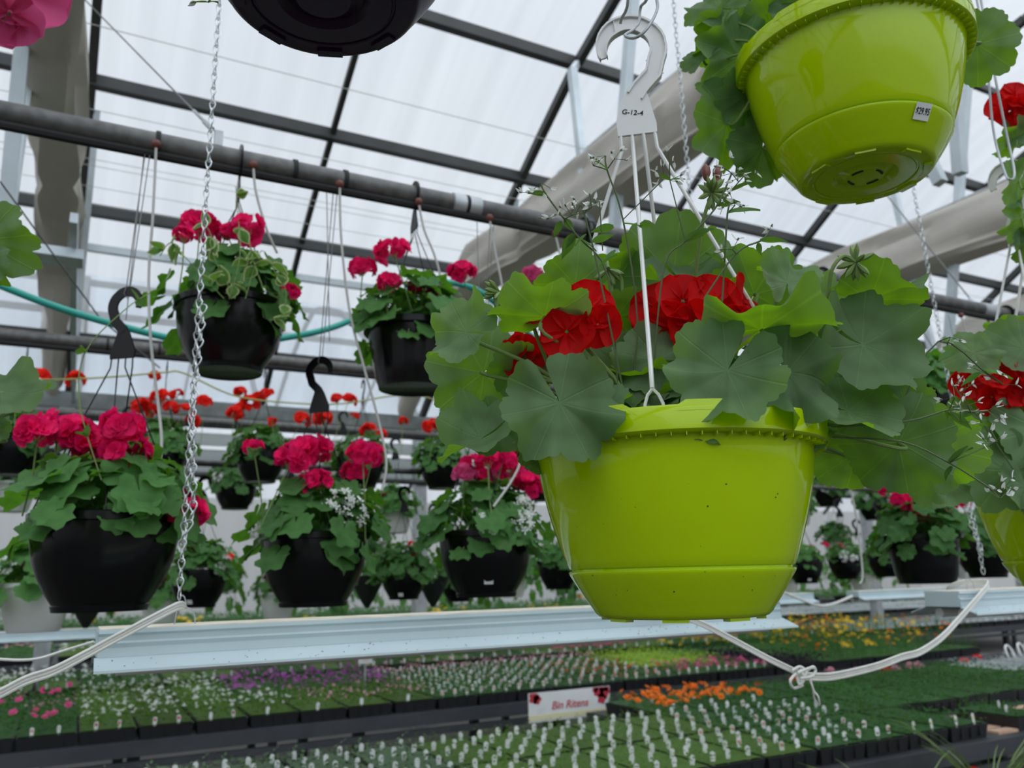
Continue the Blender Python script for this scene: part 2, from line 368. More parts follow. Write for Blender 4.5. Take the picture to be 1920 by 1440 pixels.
# ------------------------------------------------------------------ pots
def lime_pot(m):
    mb = MB()
    def wall(z):                                          # outer wall between the water line and the rim
        P = ((.0545, .1190), (.112, .1385), (.170, .1500)); s = 0
        for i, (zi, ri) in enumerate(P):
            w_ = 1
            for j, (zj, _) in enumerate(P): w_ *= (z-zj)/(zi-zj) if i != j else 1
            s += w_*ri
        return s
    out = [(.0, .0045), (.026, .0045), (.032, .010), (.038, .011), (.044, .0045), (.066, .0045), (.067, .0058), (.069, .0058), (.070, .0035), (.085, .0035), (.0885, .0045), (.0925, .008), (.0955, .013)]
    out += [(.0955+(.1185-.0955)*(i/6)**.93, .013+.0345*i/6) for i in range(1, 7)]+[(.1195, .0500), (.1195, .0508), (.1165, .0516), (.1165, .0534), (.1183, .0540)]
    out += [(wall(.0548+.1150*i/16), .0548+.1150*i/16) for i in range(17)]
    out += [(.1515, .1745), (.1620, .1755), (.1645, .1775), (.1655, .198), (.1648, .2000), (.162, .200), (.158, .194), (.1465, .176), (.1425, .150), (.130, .100)]
    mb.lathe(out, 128)
    for i in range(8):                                   # feet slots under the base
        a = 2*pi*i/8
        mb.box((.080*cos(a), .080*sin(a), .0022), (.010, .026, .003), Matrix.Rotation(a, 3, 'Z'))
    for i in range(4):                                   # raised shoulders either side of each hanger clip
        a0 = pi/4+pi/2*i
        for a1, a2 in ((a0-.62, a0-.13), (a0+.13, a0+.62)):
            vs = []; n = 10
            for j in range(n+1):
                a = a1+(a2-a1)*j/n; e = .0065*(0 if j in (0, n) else 1)
                for rr, z in ((.1656, .194), (.1650, .1995+e*.75), (.1618, .1995+e*.75), (.1616, .194)): vs.append((rr*cos(a), rr*sin(a), z))
            fs = [(j*4+q, j*4+4+q, j*4+5+q, j*4+1+q) for j in range(n) for q in range(3)]
            mb.add(vs, fs)
    for i in range(72):                                  # ribs under the rim
        a = 2*pi*i/72; mb.box((.1565*cos(a), .1565*sin(a), .1735), (.010, .0007, .0035), Matrix.Rotation(a, 3, 'Z'))
    return mb.mesh('lime_pot', m)
def black_pot(kind='round'):
    mb = MB()
    if kind == 'round':
        prof = [(0, .002), (.082, .002), (.088, .0), (.091, .012), (.089, .014), (.100, .032), (.118, .064), (.131, .100), (.138, .140), (.140, .172), (.1475, .174), (.148, .190), (.145, .192), (.138, .186), (.132, .15)]
        fn = lambda a, z, r: 1+(.006*max(0, sin(14*(a+z*5.0)))**6 if .03 < z < .165 and r > .09 else 0)
    else:
        prof = [(0, .002), (.098, .002), (.102, .0), (.105, .012), (.112, .03), (.119, .07), (.126, .11), (.132, .150), (.134, .168), (.149, .170), (.150, .188), (.146, .190), (.136, .184), (.130, .15)]
        fn = lambda a, z, r: 1+(.009*max(0, sin(12*(a+z*6.5)))**8 if .02 < z < .16 and r > .1 else 0)
    mb.lathe(prof, 168, fn=fn)
    return mb.mesh('black_pot', 'black')
def white_pot():
    mb = MB(); mb.lathe([(0, 0), (.085, 0), (.092, .01), (.118, .11), (.13, .16), (.142, .162), (.143, .178), (.137, .178), (.126, .15)], 64)
    return mb.mesh('white_pot', 'potwhite')
def soil_mesh(r, z):
    mb = MB(); mb.lathe([(r, z-.01), (r*.97, z), (r*.5, z+.006), (0.0001, z+.008)], 28); return mb.mesh('soil', 'soil')
POT_L = lime_pot('lime'); POT_P = lime_pot('plum'); POT_B = black_pot(); POT_B2 = black_pot('rib'); POT_W = white_pot()
SOIL = soil_mesh(.128, .165); SOIL_B = soil_mesh(.128, .165)
def hook_mesh(H, m, strands, rim_r, rim_z, hero=False, xo=0):
    """flat plastic hook + plate + four strands down to the rim; z=0 is the pot base, the hook tops out at H"""
    mb = MB(); hk = []
    hs = .0335 if hero else .030
    top = H; cy = top-hs
    for i in range(19):                                   # the crook
        a = radians(200-i*(235)/18); rr = hs*(1.0 if i < 12 else 1+.03*(i-12)); hk.append((cos(a)*rr, cy+sin(a)*rr))
    plate_t = cy-hs*2.1; plate_b = plate_t-hs*(1.55 if hero else 2.0)
    hk += [(hs*.80, cy-hs*1.25), (hs*.30, cy-hs*1.75), (hs*.05, plate_t)]
    th = .0048 if hero else .004
    wd = [(.16+.16*min(1, i/6))*(1 if hero else 1.15) for i in range(len(hk))]
    def ribbon(off0, off1, t):
        vs = []
        for i, (x, z) in enumerate(hk):
            x0, z0 = hk[max(0, i-1)]; x1, z1 = hk[min(len(hk)-1, i+1)]; l = math.hypot(x1-x0, z1-z0) or 1; nx, nz = -(z1-z0)/l, (x1-x0)/l
            for o_, y in ((off0, -t), (off0, t), (off1, t), (off1, -t)):
                q = o_*wd[i]*hs*2.0; vs.append((x+nx*q, y, z+nz*q))
        n = len(hk); fs = [(i*4+j, i*4+(j+1) % 4, i*4+4+(j+1) % 4, i*4+4+j) for i in range(n-1) for j in range(4)]
        fs += [(3, 2, 1, 0), tuple((n-1)*4+j for j in range(4))]; mb.add(vs, fs)
    if hero:
        ribbon(-.5, -.38, th); ribbon(.38, .5, th); ribbon(-.5, .5, th*.3)
        for i in range(2, len(hk)-2, 2):                  # triangular stiffeners inside the crook
            x, z = hk[i]; x1, z1 = hk[i+1]; l = math.hypot(x1-x, z1-z); nx, nz = -(z1-z)/l, (x1-x)/l; q = wd[i]*hs*.9
            s = 1 if (i//2) % 2 else -1
            mb.bar((x-nx*q*s, 0, z-nz*q*s), (x1+nx*q*s, 0, z1+nz*q*s), .0009, th*1.7)
    else: ribbon(-.5, .5, th*.6)
    w0, w1 = hs*.50, hs*(.72 if hero else .98)
    pl = [(-w0*.2-.000, plate_t+hs*.5), (w0, plate_t+hs*.1), (w1, plate_b+hs*.35), (w1*.98, plate_b), (-w1*.98, plate_b), (-w1, plate_b+hs*.6), (-w0*.9, plate_t-.1*hs)]
    n = len(pl); t = th*.45
    mb.add([(x, -t, z) for x, z in pl]+[(x, t, z) for x, z in pl], [tuple(range(n)), tuple(range(2*n-1, n-1, -1))]+[(i, n+i, n+(i+1) % n, (i+1) % n) for i in range(n)])
    for i, a in enumerate(strands):
        xs = (-w1*.85+1.7*w1*i/3); e = V((rim_r*cos(a), rim_r*sin(a), rim_z)); s0 = V((xs, 0, plate_b+.002)); s1 = V((xs*1.05, 0, plate_b-.02))
        r = .0024 if hero else .0016
        pts = [s0, s1]+[s1.lerp(e, q) for q in (.15, .35, .6, .9)]
        mb.tube(pts+([s1.lerp(e, .93)] if hero else [e]), [r]*5+[r*1.0]*(2), 8)
        if hero:                                         # forked clip gripping the rim
            c0 = s1.lerp(e, .93); tn = V((-sin(a), cos(a), 0)); dn = V((0, 0, -1)); rd = V((cos(a), sin(a), 0))
            for sg in (-1, 1):
                mb.tube([c0, c0+tn*sg*.0052+dn*.006, c0+tn*sg*.0085+dn*.015, c0+tn*sg*.0088+dn*.034-rd*.001, c0+tn*sg*.0088+dn*.040+rd*.003], .0017, 6)
    if not hero: mb.v = [(-x, y, z) for x, y, z in mb.v]; mb.f = [f[::-1] for f in mb.f]
    if xo: mb.v = [(x+xo*max(0, (z-rim_z))/(H-rim_z), y, z) for x, y, z in mb.v]
    return mb.mesh('hanger', m)
# ------------------------------------------------------------------ foliage clumps for the smaller baskets
def foliage_clump(seed, n=62, spread=.19, h=.15, lr=(.032, .052), z0=.17, na=21, nr=3, m='leaf_far', drop=.10):
    rng = random.Random(seed); mb = MB()
    for i in range(n):
        a = rng.uniform(0, 2*pi); e = rng.uniform(-.35, 1.35); s = spread*rng.uniform(.72, 1.08)
        d = V((cos(a)*cos(e), sin(a)*cos(e), sin(e)))
        p = V((d.x*s, d.y*s, z0+.02+(d.z*h*rng.uniform(.6, 1.1) if d.z > 0 else d.z*drop*2)))
        nrm = (V((d.x*.9, d.y*.9, max(.25, d.z)+.45))+rand_dir(rng)*.45).normalized()
        leaf(mb, p, frame(nrm, V((d.x, d.y, -.5))+rand_dir(rng)*.3), rng.uniform(*lr), rng, na, nr, ruf=.14, cup=.08, k=0)
        if i % 2 == 0:
            b = V((d.x*.04, d.y*.04, z0)); mb.tube([b, (b+p)/2+V((0, 0, .03)), p], .0016, 4, k=1, cap=False)
    for i in range(26):                                   # inner dark fill of small leaves
        a = rng.uniform(0, 2*pi); s = rng.uniform(.02, .12)
        leaf(mb, (cos(a)*s, sin(a)*s, z0+rng.uniform(.01, .09)), frame(V((0, 0, 1))+rand_dir(rng)*.9, rand_dir(rng)), rng.uniform(.03, .045), rng, 14, 2, k=0)
    return mb.mesh('foliage', [m, 'stem'])
def small_flowers(seed, n, m, spread=.18, zr=(.15, .27), r=.0105, lumps=5):
    rng = random.Random(seed); mb = MB(); cs = []
    for i in range(lumps):
        a = rng.uniform(0, 2*pi); s = spread*rng.uniform(.75, 1.0); cs.append(V((cos(a)*s, sin(a)*s, rng.uniform(*zr))))
    for i in range(n):
        c = rng.choice(cs)+rand_dir(rng)*.030; floret(mb, c, (V((c.x, c.y, .1)).normalized()+rand_dir(rng)*.4).normalized(), r, rng, np_=4, wide=.6, n=1)
    return mb.mesh('small_blossoms', m)
FOL = [foliage_clump(s, 74, .19, .15, (.036, .058)) for s in (1, 2, 3, 4)]
FOLS = [foliage_clump(s, 60, .165, .12, (.026, .042)) for s in (11, 12)]
def head_mesh(seed, m, rad=.036, n=13, far=False):
    rng = random.Random(seed); mb = MB(); pompom(mb, (0, 0, 0), rad, rng, n, far=far); return mb.mesh('flower_head', m)
HEADS = {c: [head_mesh(s*7+len(c), c) for s in (1, 2, 3)] for c in ('magenta', 'redfar', 'pink')}
HEADS['ppink'] = [head_mesh(55, 'ppink', far=True)]
_st = {}
def stalk_mesh(L):
    k = round(L, 2)
    if k not in _st:
        mb = MB(); mb.tube([(0, 0, -.01), (.004, .002, -k*.5), (0, 0, -k)], .0018, 5)
        for i in range(7):
            a = i*.9; mb.tube([(0, 0, -.022), (.014*cos(a), .014*sin(a), -.004)], .0008, 4)
        _st[k] = mb.mesh('flower_stalk', 'stem')
    return _st[k]
STR = [pi/4+.2, 3*pi/4+.2, 5*pi/4+.2, 7*pi/4+.2]
HANG_B = hook_mesh(.60, 'black', STR, .143, .186)
def sticker(parent, a, r, z, slope, wd=.022, ht=.020, m='tag', txt=None):
    mb = MB(); mb.box((0, 0, 0), (wd, ht, .0005)); s = ob('price_sticker', mb.mesh('price_sticker', m, False), parent)
    nrm = V((cos(a)*cos(slope), sin(a)*cos(slope), -sin(slope))); tx = V((-sin(a), cos(a), 0)); R = Matrix((tx, nrm.cross(tx), nrm)).transposed()
    s.matrix_local = Matrix.Translation(V((r*cos(a), r*sin(a), z))) @ R.to_4x4()
    if txt:
        t = ob('printed_price', text_mesh(txt, wd*.35, 'ink', .0001), s, (0, 0, .0006), sc=(.95, 1.4, 1)); t['label'] = 'black printed price'
    return s
def basket(name, label, loc, rz, pot, fol, heads, group=None, hanger=True, white=None, hero=None, sc=1, rng=None, wcol='white'):
    """a hanging basket standing at loc (its pot base); heads = [(x, y, z, colour, size)]"""
    t = thing(name, label, 'hanging basket', loc, rz, group); t.scale = (sc,)*3
    ob('pot', pot, t); ob('soil', SOIL_B, t); ob('foliage', fol, t)
    if hanger: ob('hanger', HANG_B, t)
    for i, (x, y, z, c, s) in enumerate(heads):
        hs = HEADS[c]; h = ob('flower_head', hs[(i+len(label)) % len(hs)], t, (x, y, z), (0, .25*sin(i*2.1), i*1.7), (s, s, s))
        ob('flower_stalk', stalk_mesh(max(.05, z-.17)), h, sc=(1/s, 1/s, 1/s))
    if white: ob('small_blossoms', small_flowers(white, 90, wcol), t)
    return t
# ================================================================== THE GREENHOUSE
HALF = [(8.80, 1.75), (8.35, 2.10), (7.75, 2.62), (7.28, 2.98), (6.8, 3.28), (6.31, 3.56), (5.8, 3.86), (5.24, 4.17), (4.57, 4.42), (4.0, 4.60), (3.5, 4.70)]
ARC = [(y, z+EZ) for y, z in HALF]+[(7.0-y, z+EZ) for y, z in HALF[-2::-1]]
def arc_z(y):
    for (y0, z0), (y1, z1) in zip(ARC, ARC[1:]):
        if y1 <= y <= y0: return z1+(z0-z1)*(y-y1)/(y0-y1)
X0, X1 = -9.0, 26.0
mb = MB(); mb.box((8.5, 4, -.05), (36, 33, .1)); struct('floor', mb, 'floor')
for bay, dy in enumerate((0, 10.6, -10.6)):
    mb = MB(); n = len(ARC)
    mb.add([(x, y+dy, z+.07) for x in (X0, X1) for y, z in ARC], [(i, i+1, n+i+1, n+i) for i in range(n-1)]); struct('ceiling', mb, 'roof', True)
for nm, y in (('wall_back', 19.4), ('wall_front', -12.4)):
    mb = MB(); mb.add([(X0, y, 0), (X1, y, 0), (X1, y, EZ+1.85), (X0, y, EZ+1.85)], [(0, 1, 2, 3)]); struct(nm, mb, 'wallp')
for nm, x in (('wall_left', X0), ('wall_right', X1)):
    mb = MB()
    for dy in (-10.6, 0, 10.6):
        n = len(ARC); mb.add([(x, y+dy, z+.07) for y, z in ARC]+[(x, -1.8+dy, 0), (x, 8.8+dy, 0)], [tuple(range(n+2))])
    struct(nm, mb, 'wallp')
tn = [0]
def trim(mb, m):
    tn[0] += 1; struct('trim_%d' % tn[0], mb, m)
# rafters: an arch every 1.83 m
AX = [-7.43, -5.6, -3.8, -2.0, -.2, 1.6, 3.4, 5.22, 7.05, 8.87, 10.7, 12.5, 14.35, 16.2, 18.0, 19.8, 21.6]
for i, x in enumerate(AX):
    mb = MB()
    main = i % 2 == 0
    for bay in ((0, 10.6) if x > -3 else (0,)):
        for (y0, z0), (y1, z1) in zip(ARC, ARC[1:]): mb.bar((x, y0+bay, z0), (x, y1+bay, z1), .062 if main else .045, .075 if main else .05)
    trim(mb, 'frame')
# purlins
for y in (8.22, 7.5, 7.2, 6.2, 5.17, 4.2, 2.8, 1.8, .8, -.2):
    mb = MB(); z = arc_z(y); w_ = .075 if y in (7.2, 6.2, 5.17) else .05
    mb.bar((X0, y, z+.01), (X1, y, z+.01), w_, w_*1.25); trim(mb, 'frame' if y != 7.5 else 'alu')
for y in (12.2, 14.1, 16.0, 10.6):
    mb = MB(); z = arc_z(y-10.6); mb.bar((X0, y, z), (X1, y, z), .06, .07); trim(mb, 'frame')
# gutters between the bays, and the rail under them
for y in (8.8, -1.8):
    mb = MB(); mb.sweep([(y-.12, EZ+1.80), (y-.08, EZ+1.66), (y+.08, EZ+1.66), (y+.12, EZ+1.80), (y+.10, EZ+1.80), (y+.07, EZ+1.68), (y-.07, EZ+1.68), (y-.10, EZ+1.80)], X0, X1); trim(mb, 'galv')
mb = MB(); mb.tube([(X0, 8.7, EZ+1.05), (X1, 8.7, EZ+1.05)], .03, 8); trim(mb, 'frame')
# rolled side curtain below the gutter, seen as pale bands
for z in (1.45, 1.28, 1.12):
    mb = MB(); mb.tube([(X0, 8.95, EZ+z), (X1, 8.95, EZ+z)], .07, 10); trim(mb, 'wallp')
# trusses: tie chord, hanging V webs, posts
for i, x in enumerate((-.2, 3.4, 7.05, 10.7, 14.35, 18.0)):
    mb = MB(); nd = (4.9, 1.75+EZ-.0)
    mb.bar((x-.26, 4.84, EZ+3.88), (x-.26, 4.62, EZ+1.66), .06, .06); mb.bar((x-.26, 4.84, EZ+3.86), (x, 5.15, arc_z(5.15)), .04, .05); mb.bar((x-.26, 3.85, arc_z(3.85)-.01), (x+.05, 3.85, arc_z(3.85)-.01), .05, .05); mb.bar((x-.26, 3.85, arc_z(3.85)), (x-.26, 4.55, EZ+1.66), .066, .066); mb.box((x-.1, 4.6, EZ+1.66), (.4, .16, .05))
    for a, b, w_ in (((6.4, arc_z(6.4)), (7.0, EZ+1.75), .045), ((1.9, arc_z(1.9)), (2.1, EZ+1.75), .05), ((2.9, arc_z(2.9)), (2.2, EZ+1.75), .05), ((.6, arc_z(.6)), (0, EZ+1.75), .05)):
        mb.bar((x+.05, *a), (x+.05, *b), w_, w_)
    if x > -1: mb.bar((x+.05, -1.8, EZ+1.72), (x+.05, 8.8, EZ+1.72), .04, .055) if x > 8 else mb.bar((x+.05, 4.2, EZ+1.72), (x+.05, 8.8, EZ+1.72), .035, .05)
    trim(mb, 'alu')
    mb = MB(); mb.box((x, 8.8, (EZ+1.7)/2), (.13, .13, EZ+1.7)); trim(mb, 'galv')
# gathered shade curtains hanging along each truss
def curtain(x, z0, z1, wd, label, seed):
    rng = random.Random(seed); mb = MB(); ys = [-1.6+.085*i for i in range(122)]; sec = []
    N = 26
    for j in range(N):
        a = 2*pi*j/N; sec.append((cos(a), sin(a)))
    vs = []; g = 0
    for i, y in enumerate(ys):
        gather = 1-.35*math.exp(-((y % 2.35-1.1)/.12)**2)
        zt = min(z1, arc_z(max(-1.7, min(8.7, y)))-.12)
        zc = (z0+zt)/2; hh = (zt-z0)/2*(1+.04*sin(y*2.2+seed)); zc += .03*sin(y*1.3+seed)
        for j, (cx, cz) in enumerate(sec):
            sx = math.copysign(abs(cx)**.55, cx); sz = math.copysign(abs(cz)**.7, cz)
            pl = 1+.10*sin(j*2.9+.5*sin(y*1.1+seed))*(1 if cx > -.3 or cz < 0 else .2)
            low = 1.15 if cz < 0 else .7
            vs.append((x+sx*wd/2*gather*pl*low+.02*sin(y*3+j), y, zc+sz*hh*(1+.02*sin(j*5+y*2))))
    fs = [(i*N+j, i*N+(j+1) % N, (i+1)*N+(j+1) % N, (i+1)*N+j) for i in range(len(ys)-1) for j in range(N)]
    mb.add(vs, fs+[tuple(range(N))[::-1], tuple((len(ys)-1)*N+j for j in range(N))])
    t = thing('shade_curtain', label, 'shade curtain', (0, 0, 0), 0, 'gathered shade curtains')
    ob('gathered_cloth', mb.mesh('gathered_cloth', 'cloth'), t)
    m2 = MB(); m2.tube([(x, -1.6, z1+.02), (x, 5.2, z1+.02)], .018, 8); ob('curtain_rail', m2.mesh('curtain_rail', 'galv'), t)
    return t
curtain(-.33, EZ+2.58, EZ+3.18, .27, 'beige gathered shade curtain at the far left, running away overhead', 3)
curtain(3.20, EZ+2.60, EZ+3.14, .30, 'beige gathered shade curtain crossing behind the white basket hook', 5)
curtain(6.75, EZ+2.60, EZ+3.16, .30, 'beige gathered shade curtain right of the green baskets, under the far roof', 8)
curtain(10.4, EZ+2.68, EZ+3.34, .30, 'farthest beige shade curtain near the right edge', 9)
# guide wires under the roof
for i, (px, py) in enumerate(((300, 78), (300, 232), (300, 322), (300, 334), (300, 372), (300, 404))):
    r = ray(px, py); z = 2.9; y = r.y/r.z*z
    mb = MB(); mb.tube([(X0, y, EZ+z), (X1, y, EZ+z)], .0026, 5); tag(ob('guide_wire', mb.mesh('guide_wire', 'greytube')), 'thin grey curtain guide wire stretched along under the roof panels', 'wire', 'guide wires under the roof')
# ------------------------------------------------------------------ hanging pipes
def hang_pipe(label, y, z, r, xa, xb, clamps=(), coupl=(), m='pipe'):
    t = thing('hanging_pipe', label, 'pipe', (0, y, z), 0)
    mb = MB(); mb.tube([(xa, 0, 0), (xb, 0, 0)], r, 20); ob('pipe_run', mb.mesh('pipe_run', m), t)
    m2 = MB(); m2.tube([(xa, -r*.3, -r*1.22), (xb, -r*.3, -r*1.22)], r*.42, 8); ob('drip_line', m2.mesh('drip_line', 'ink'), t)
    for x in clamps:
        m3 = MB(); m3.lathe([(r*1.0, -.006), (r*1.16, -.006), (r*1.16, .006), (r*1.0, .006)], 20); m3.box((0, r*1.3, 0), (.008, .014, .01))
        ob('pipe_clip', m3.mesh('pipe_clip', 'ink'), t, (x, 0, 0), (0, pi/2, 0))
    for x in coupl:
        m3 = MB(); m3.lathe([(r, -.05), (r*1.14, -.048), (r*1.14, .048), (r, .05)], 20); ob('coupling', m3.mesh('coupling', 'galv'), t, (x, 0, 0), (0, pi/2, 0))
    return t
P1Z = EZ+1.168
hang_pipe('long grey hanging pipe crossing the upper left, with brown drippers', 2.24, P1Z, .031, -4, 14, (.10, .47, .62, 1.02, 1.5, 2.05, 3.1, 3.9), (1.02, 3.72))
P2Z = EZ+1.225
hang_pipe('grey pipe behind the black baskets, carrying the red flowered row', 4.65, P2Z, .034, -6, 16, (.05, .30, 1.9), ())
hang_pipe('thin dark lower pipe that carries the farther row of hooks', 4.85, EZ+.655, .014, -6, 16)
hang_pipe('far grey pipe high above the third bench', 7.1, EZ+1.30, .034, -6, 20)
# suspension wires and turnbuckles of the first pipe
def wire(name, label, cat, pts, r, m, group=None, n=6, sm=False):
    mb = MB(); mb.tube(catmull(pts, 8) if sm else pts, r, n); return tag(ob(name, mb.mesh(name, m)), label, cat, group)
a = ony(410, 255, 2.24); b = dep(140, -20, 3.6)
t = thing('suspension_wire', 'diagonal wire with turnbuckle holding the front pipe at upper left', 'wire', a)
mb = MB(); mb.tube([(0, 0, 0), b-a], .0028, 6); ob('steel_wire', mb.mesh('steel_wire', 'wire'), t)
mb = MB(); q = (b-a)*.03; mb.tube([q, q*2.2], .008, 6); mb.tube([q*2.2, q*4], .005, 6); ob('turnbuckle', mb.mesh('turnbuckle', 'galv'), t)
mb = MB(); mb.box((0, 0, -.01), (.022, .02, .045)); ob('bracket', mb.mesh('bracket', 'galv'), t)
a = ony(1855, 605, 2.24); b = a+(ray(1690, 400)*4.6+CAM-a)*1.6
t = thing('suspension_wire', 'diagonal wire with turnbuckle holding the front pipe at far right', 'wire', a)
mb = MB(); mb.tube([(0, 0, 0), b-a], .0035, 6); ob('steel_wire', mb.mesh('steel_wire', 'wire'), t)
mb = MB(); q = (b-a)*.05; mb.tube([q, q*2.4], .010, 6); ob('turnbuckle', mb.mesh('turnbuckle', 'alu'), t)
wire('brace_wire', 'thin diagonal brace wire behind the left curtain foot', 'wire', [ony(0, 340, 3.0), ony(190, 600, 3.4), ony(300, 690, 3.6)], .003, 'wire')
# ------------------------------------------------------------------ hose and cord
wire('garden_hose', 'teal green hose sagging across behind the black baskets', 'hose', [ony(-80, 500, 3.1), ony(20, 543, 3.1), ony(110, 577, 3.1), ony(210, 607, 3.1), ony(330, 636, 3.1), ony(430, 645, 3.1), ony(530, 634, 3.1), ony(640, 608, 3.1), ony(760, 545, 3.1), ony(815, 528, 3.1), ony(880, 538, 3.1), ony(925, 565, 3.1), ony(1010, 640, 3.2), ony(1110, 695, 3.2), ony(1180, 700, 3.2), ony(1300, 660, 3.2), ony(1500, 560, 3.3)], .0125, 'hose', n=12, sm=True)
wire('cord', 'thin yellow green cord sagging along behind the red flowers', 'cord', [ony(-100, 700, 4.3), ony(0, 708, 4.3), ony(100, 712, 4.3), ony(220, 706, 4.3), ony(310, 698, 4.3), ony(345, 700, 4.3), ony(440, 742, 4.3), ony(540, 755, 4.3), ony(640, 757, 4.3), ony(740, 742, 4.3), ony(800, 745, 4.3), ony(880, 778, 4.3), ony(1000, 800, 4.3)], .0042, 'cord', sm=True)
# ------------------------------------------------------------------ benches and trays
def bench(label, x0, x1, y0, y1, zt, legs, near=False):
    t = thing('growing_bench', label, 'bench', (0, 0, 0))
    mb = MB()
    if near: mb.box(((x0+x1)/2, (y0+3.68)/2, zt-.012), (x1-x0, 3.68-y0, .024)); mb.box(((2.70+x1)/2, (3.68+y1)/2, zt-.012), (x1-2.70, y1-3.68, .024))
    else: mb.box(((x0+x1)/2, (y0+y1)/2, zt-.012), (x1-x0, y1-y0, .024))
    ob('bench_top', mb.mesh('bench_top', 'bench', False), t)
    for y in (y0-.02, y1+.02):
        xa = 2.70 if near and y > 4 else x0; mb = MB(); mb.box(((xa+x1)/2, y, zt-.035), (x1-xa+.04, .035, .07)); mb.box(((xa+x1)/2, y-.006, zt-.11), (x1-xa+.04, .03, .035)); ob('side_rail', mb.mesh('side_rail', 'bench', False), t)
    for x in legs:
        for y in (y0+.12, (3.6 if near and x < 2.7 else y1-.12)):
            mb = MB(); mb.box((0, 0, (zt-.06)/2), (.06, .06, zt-.06)); ob('leg', mb.mesh('leg', 'bench', False), t, (x, y, 0))
    return t
ZT = EZ-.775
bench('near bench of seedling trays across the bottom right, grey steel front rail', -.2, 8.0, 2.58, 4.24, ZT, (.4, 2.0, 3.35, 5.2, 7.0), True)
bench('middle bench of flowering trays running behind the lamp and the near bench', -2.0, 7.35, 4.86, 6.42, ZT, (-.9, .35, 1.55, 2.9, 4.3, 5.9, 7.1))
bench('third bench of trays behind the middle bench', -2.0, 12.0, 6.95, 8.05, ZT, (-1, 1.5, 4, 6.5, 9, 11))
bench('far wide bench of trays beyond the gutter posts', -1.0, 17.5, 10.0, 12.2, ZT, (0, 4, 8, 12, 16))
bench('farthest bench along the back wall with rows of dark green plants', -2.0, 20, 14.2, 18.4, ZT, (0, 5, 10, 15))
mb = MB()
for i in range(5): mb.box((5.9, 2.64+.085*i, ZT+.006), (4.0, .06, .012))
tag(ob('wooden_slats', mb.mesh('wooden_slats', 'wood', False)), 'bare reddish wooden slats at the right end of the near bench', 'slats')
def tray_mesh():
    mb = MB(); L, W, H = .262, .52, .062
    o = [(-L/2, -W/2), (L/2, -W/2), (L/2, W/2), (-L/2, W/2)]; i_ = .93
    vs = [(x*.93, y*.96, 0) for x, y in o]+[(x, y, H) for x, y in o]+[(x*i_, y*.965, H) for x, y in o]+[(x*i_, y*.965, H-.012) for x, y in o]
    fs = [(3, 2, 1, 0)]+[(a+4*l, (a+1) % 4+4*l, (a+1) % 4+4*l+4, a+4*l+4) for l in range(3) for a in range(4)]+[(12, 13, 14, 15)]
    mb.add(vs, fs)
    for x in (-.065, 0, .065): mb.box((x, -W/2+.002, H*.55), (.003, .008, H*.75))
    return mb.mesh('tray', 'tray', False)
TRAY = tray_mesh()
def tray_foliage(seed, m, n=230, r=(.010, .018), h=(.068, .108), stems=0, tall=0):
    rng = random.Random(seed); mb = MB()
    for i in range(n):
        x = rng.uniform(-.136, .136); y = rng.uniform(-.268, .268); z = rng.uniform(*h)+.010*sin(x*95)*sin(y*70)
        if tall and rng.random() < .6: z += rng.random()**1.5*tall
        nr_ = (V((0, 0, 1))+rand_dir(rng)*.75).normalized(); R = frame(nr_, rand_dir(rng)); s = rng.uniform(*r)
        pts = [(0, 0, 0), (.5, .42, .06), (1, .28, -.02), (1.35, 0, -.12), (1, -.28, -.02), (.5, -.42, .06)]
        mb.add([V((x, y, z))+R @ V(p)*s for p in pts], [(0, 1, 2, 3), (0, 3, 4, 5)], 0, [(.1+.3*p[0], .3*p[1]) for p in pts])
    for i in range(stems):
        x = rng.uniform(-.12, .12); y = rng.uniform(-.25, .25); hh = rng.uniform(.1, .08+tall); mb.tube([(x, y, .06), (x+rng.uniform(-.02, .02), y+rng.uniform(-.02, .02), hh)], .0012, 3, k=0, cap=False)
    mb.add([(-.125, -.25, .067), (.125, -.25, .067), (.125, .25, .067), (-.125, .25, .067)], [(0, 1, 2, 3)], 0, [(.3, .1)]*4)
    return mb.mesh('foliage', m)
def blossoms(seed, m, n=22, r=(.010, .016), h=(.09, .11), np_=5):
    rng = random.Random(seed); mb = MB()
    for i in range(n):
        p = V((rng.uniform(-.125, .125), rng.uniform(-.255, .255), rng.uniform(*h)))
        floret(mb, p, (V((0, -.25, 1))+rand_dir(rng)*.7).normalized(), rng.uniform(*r), rng, np_=np_, wide=.6, n=1)
        if np_ > 5: floret(mb, p+V((0, 0, .003)), (V((0, -.3, 1))+rand_dir(rng)*.3).normalized(), r[0]*.8, rng, np_=5, wide=.6, n=1)
    return mb.mesh('blossoms', m)
FO = {}
for k, m, kw in (('dark_green', 'seed', dict(n=300)), ('light', 'seedl', dict(n=420, r=(.006, .011))), ('grey', 'seedg', dict(n=280)), ('lime', 'limef', dict(n=330, h=(.07, .13))),
                 ('purple', 'dark', dict(n=260, r=(.013, .022), h=(.066, .13))), ('tall', 'leaf_far', dict(n=330, r=(.006, .013), tall=.28, stems=70)), ('silver', 'silver', dict(n=300, r=(.008, .014)))):
    FO[k] = [tray_foliage(s+len(k), m, **kw) for s in (1, 2)]
FO['bush'] = [tray_foliage(s+70, 'seedl', n=520, r=(.009, .017), h=(.07, .15)) for s in (1, 2)]; FO['darkbush'] = [tray_foliage(s+80, 'seed', n=420, r=(.010, .019), h=(.07, .14)) for s in (1, 2)]
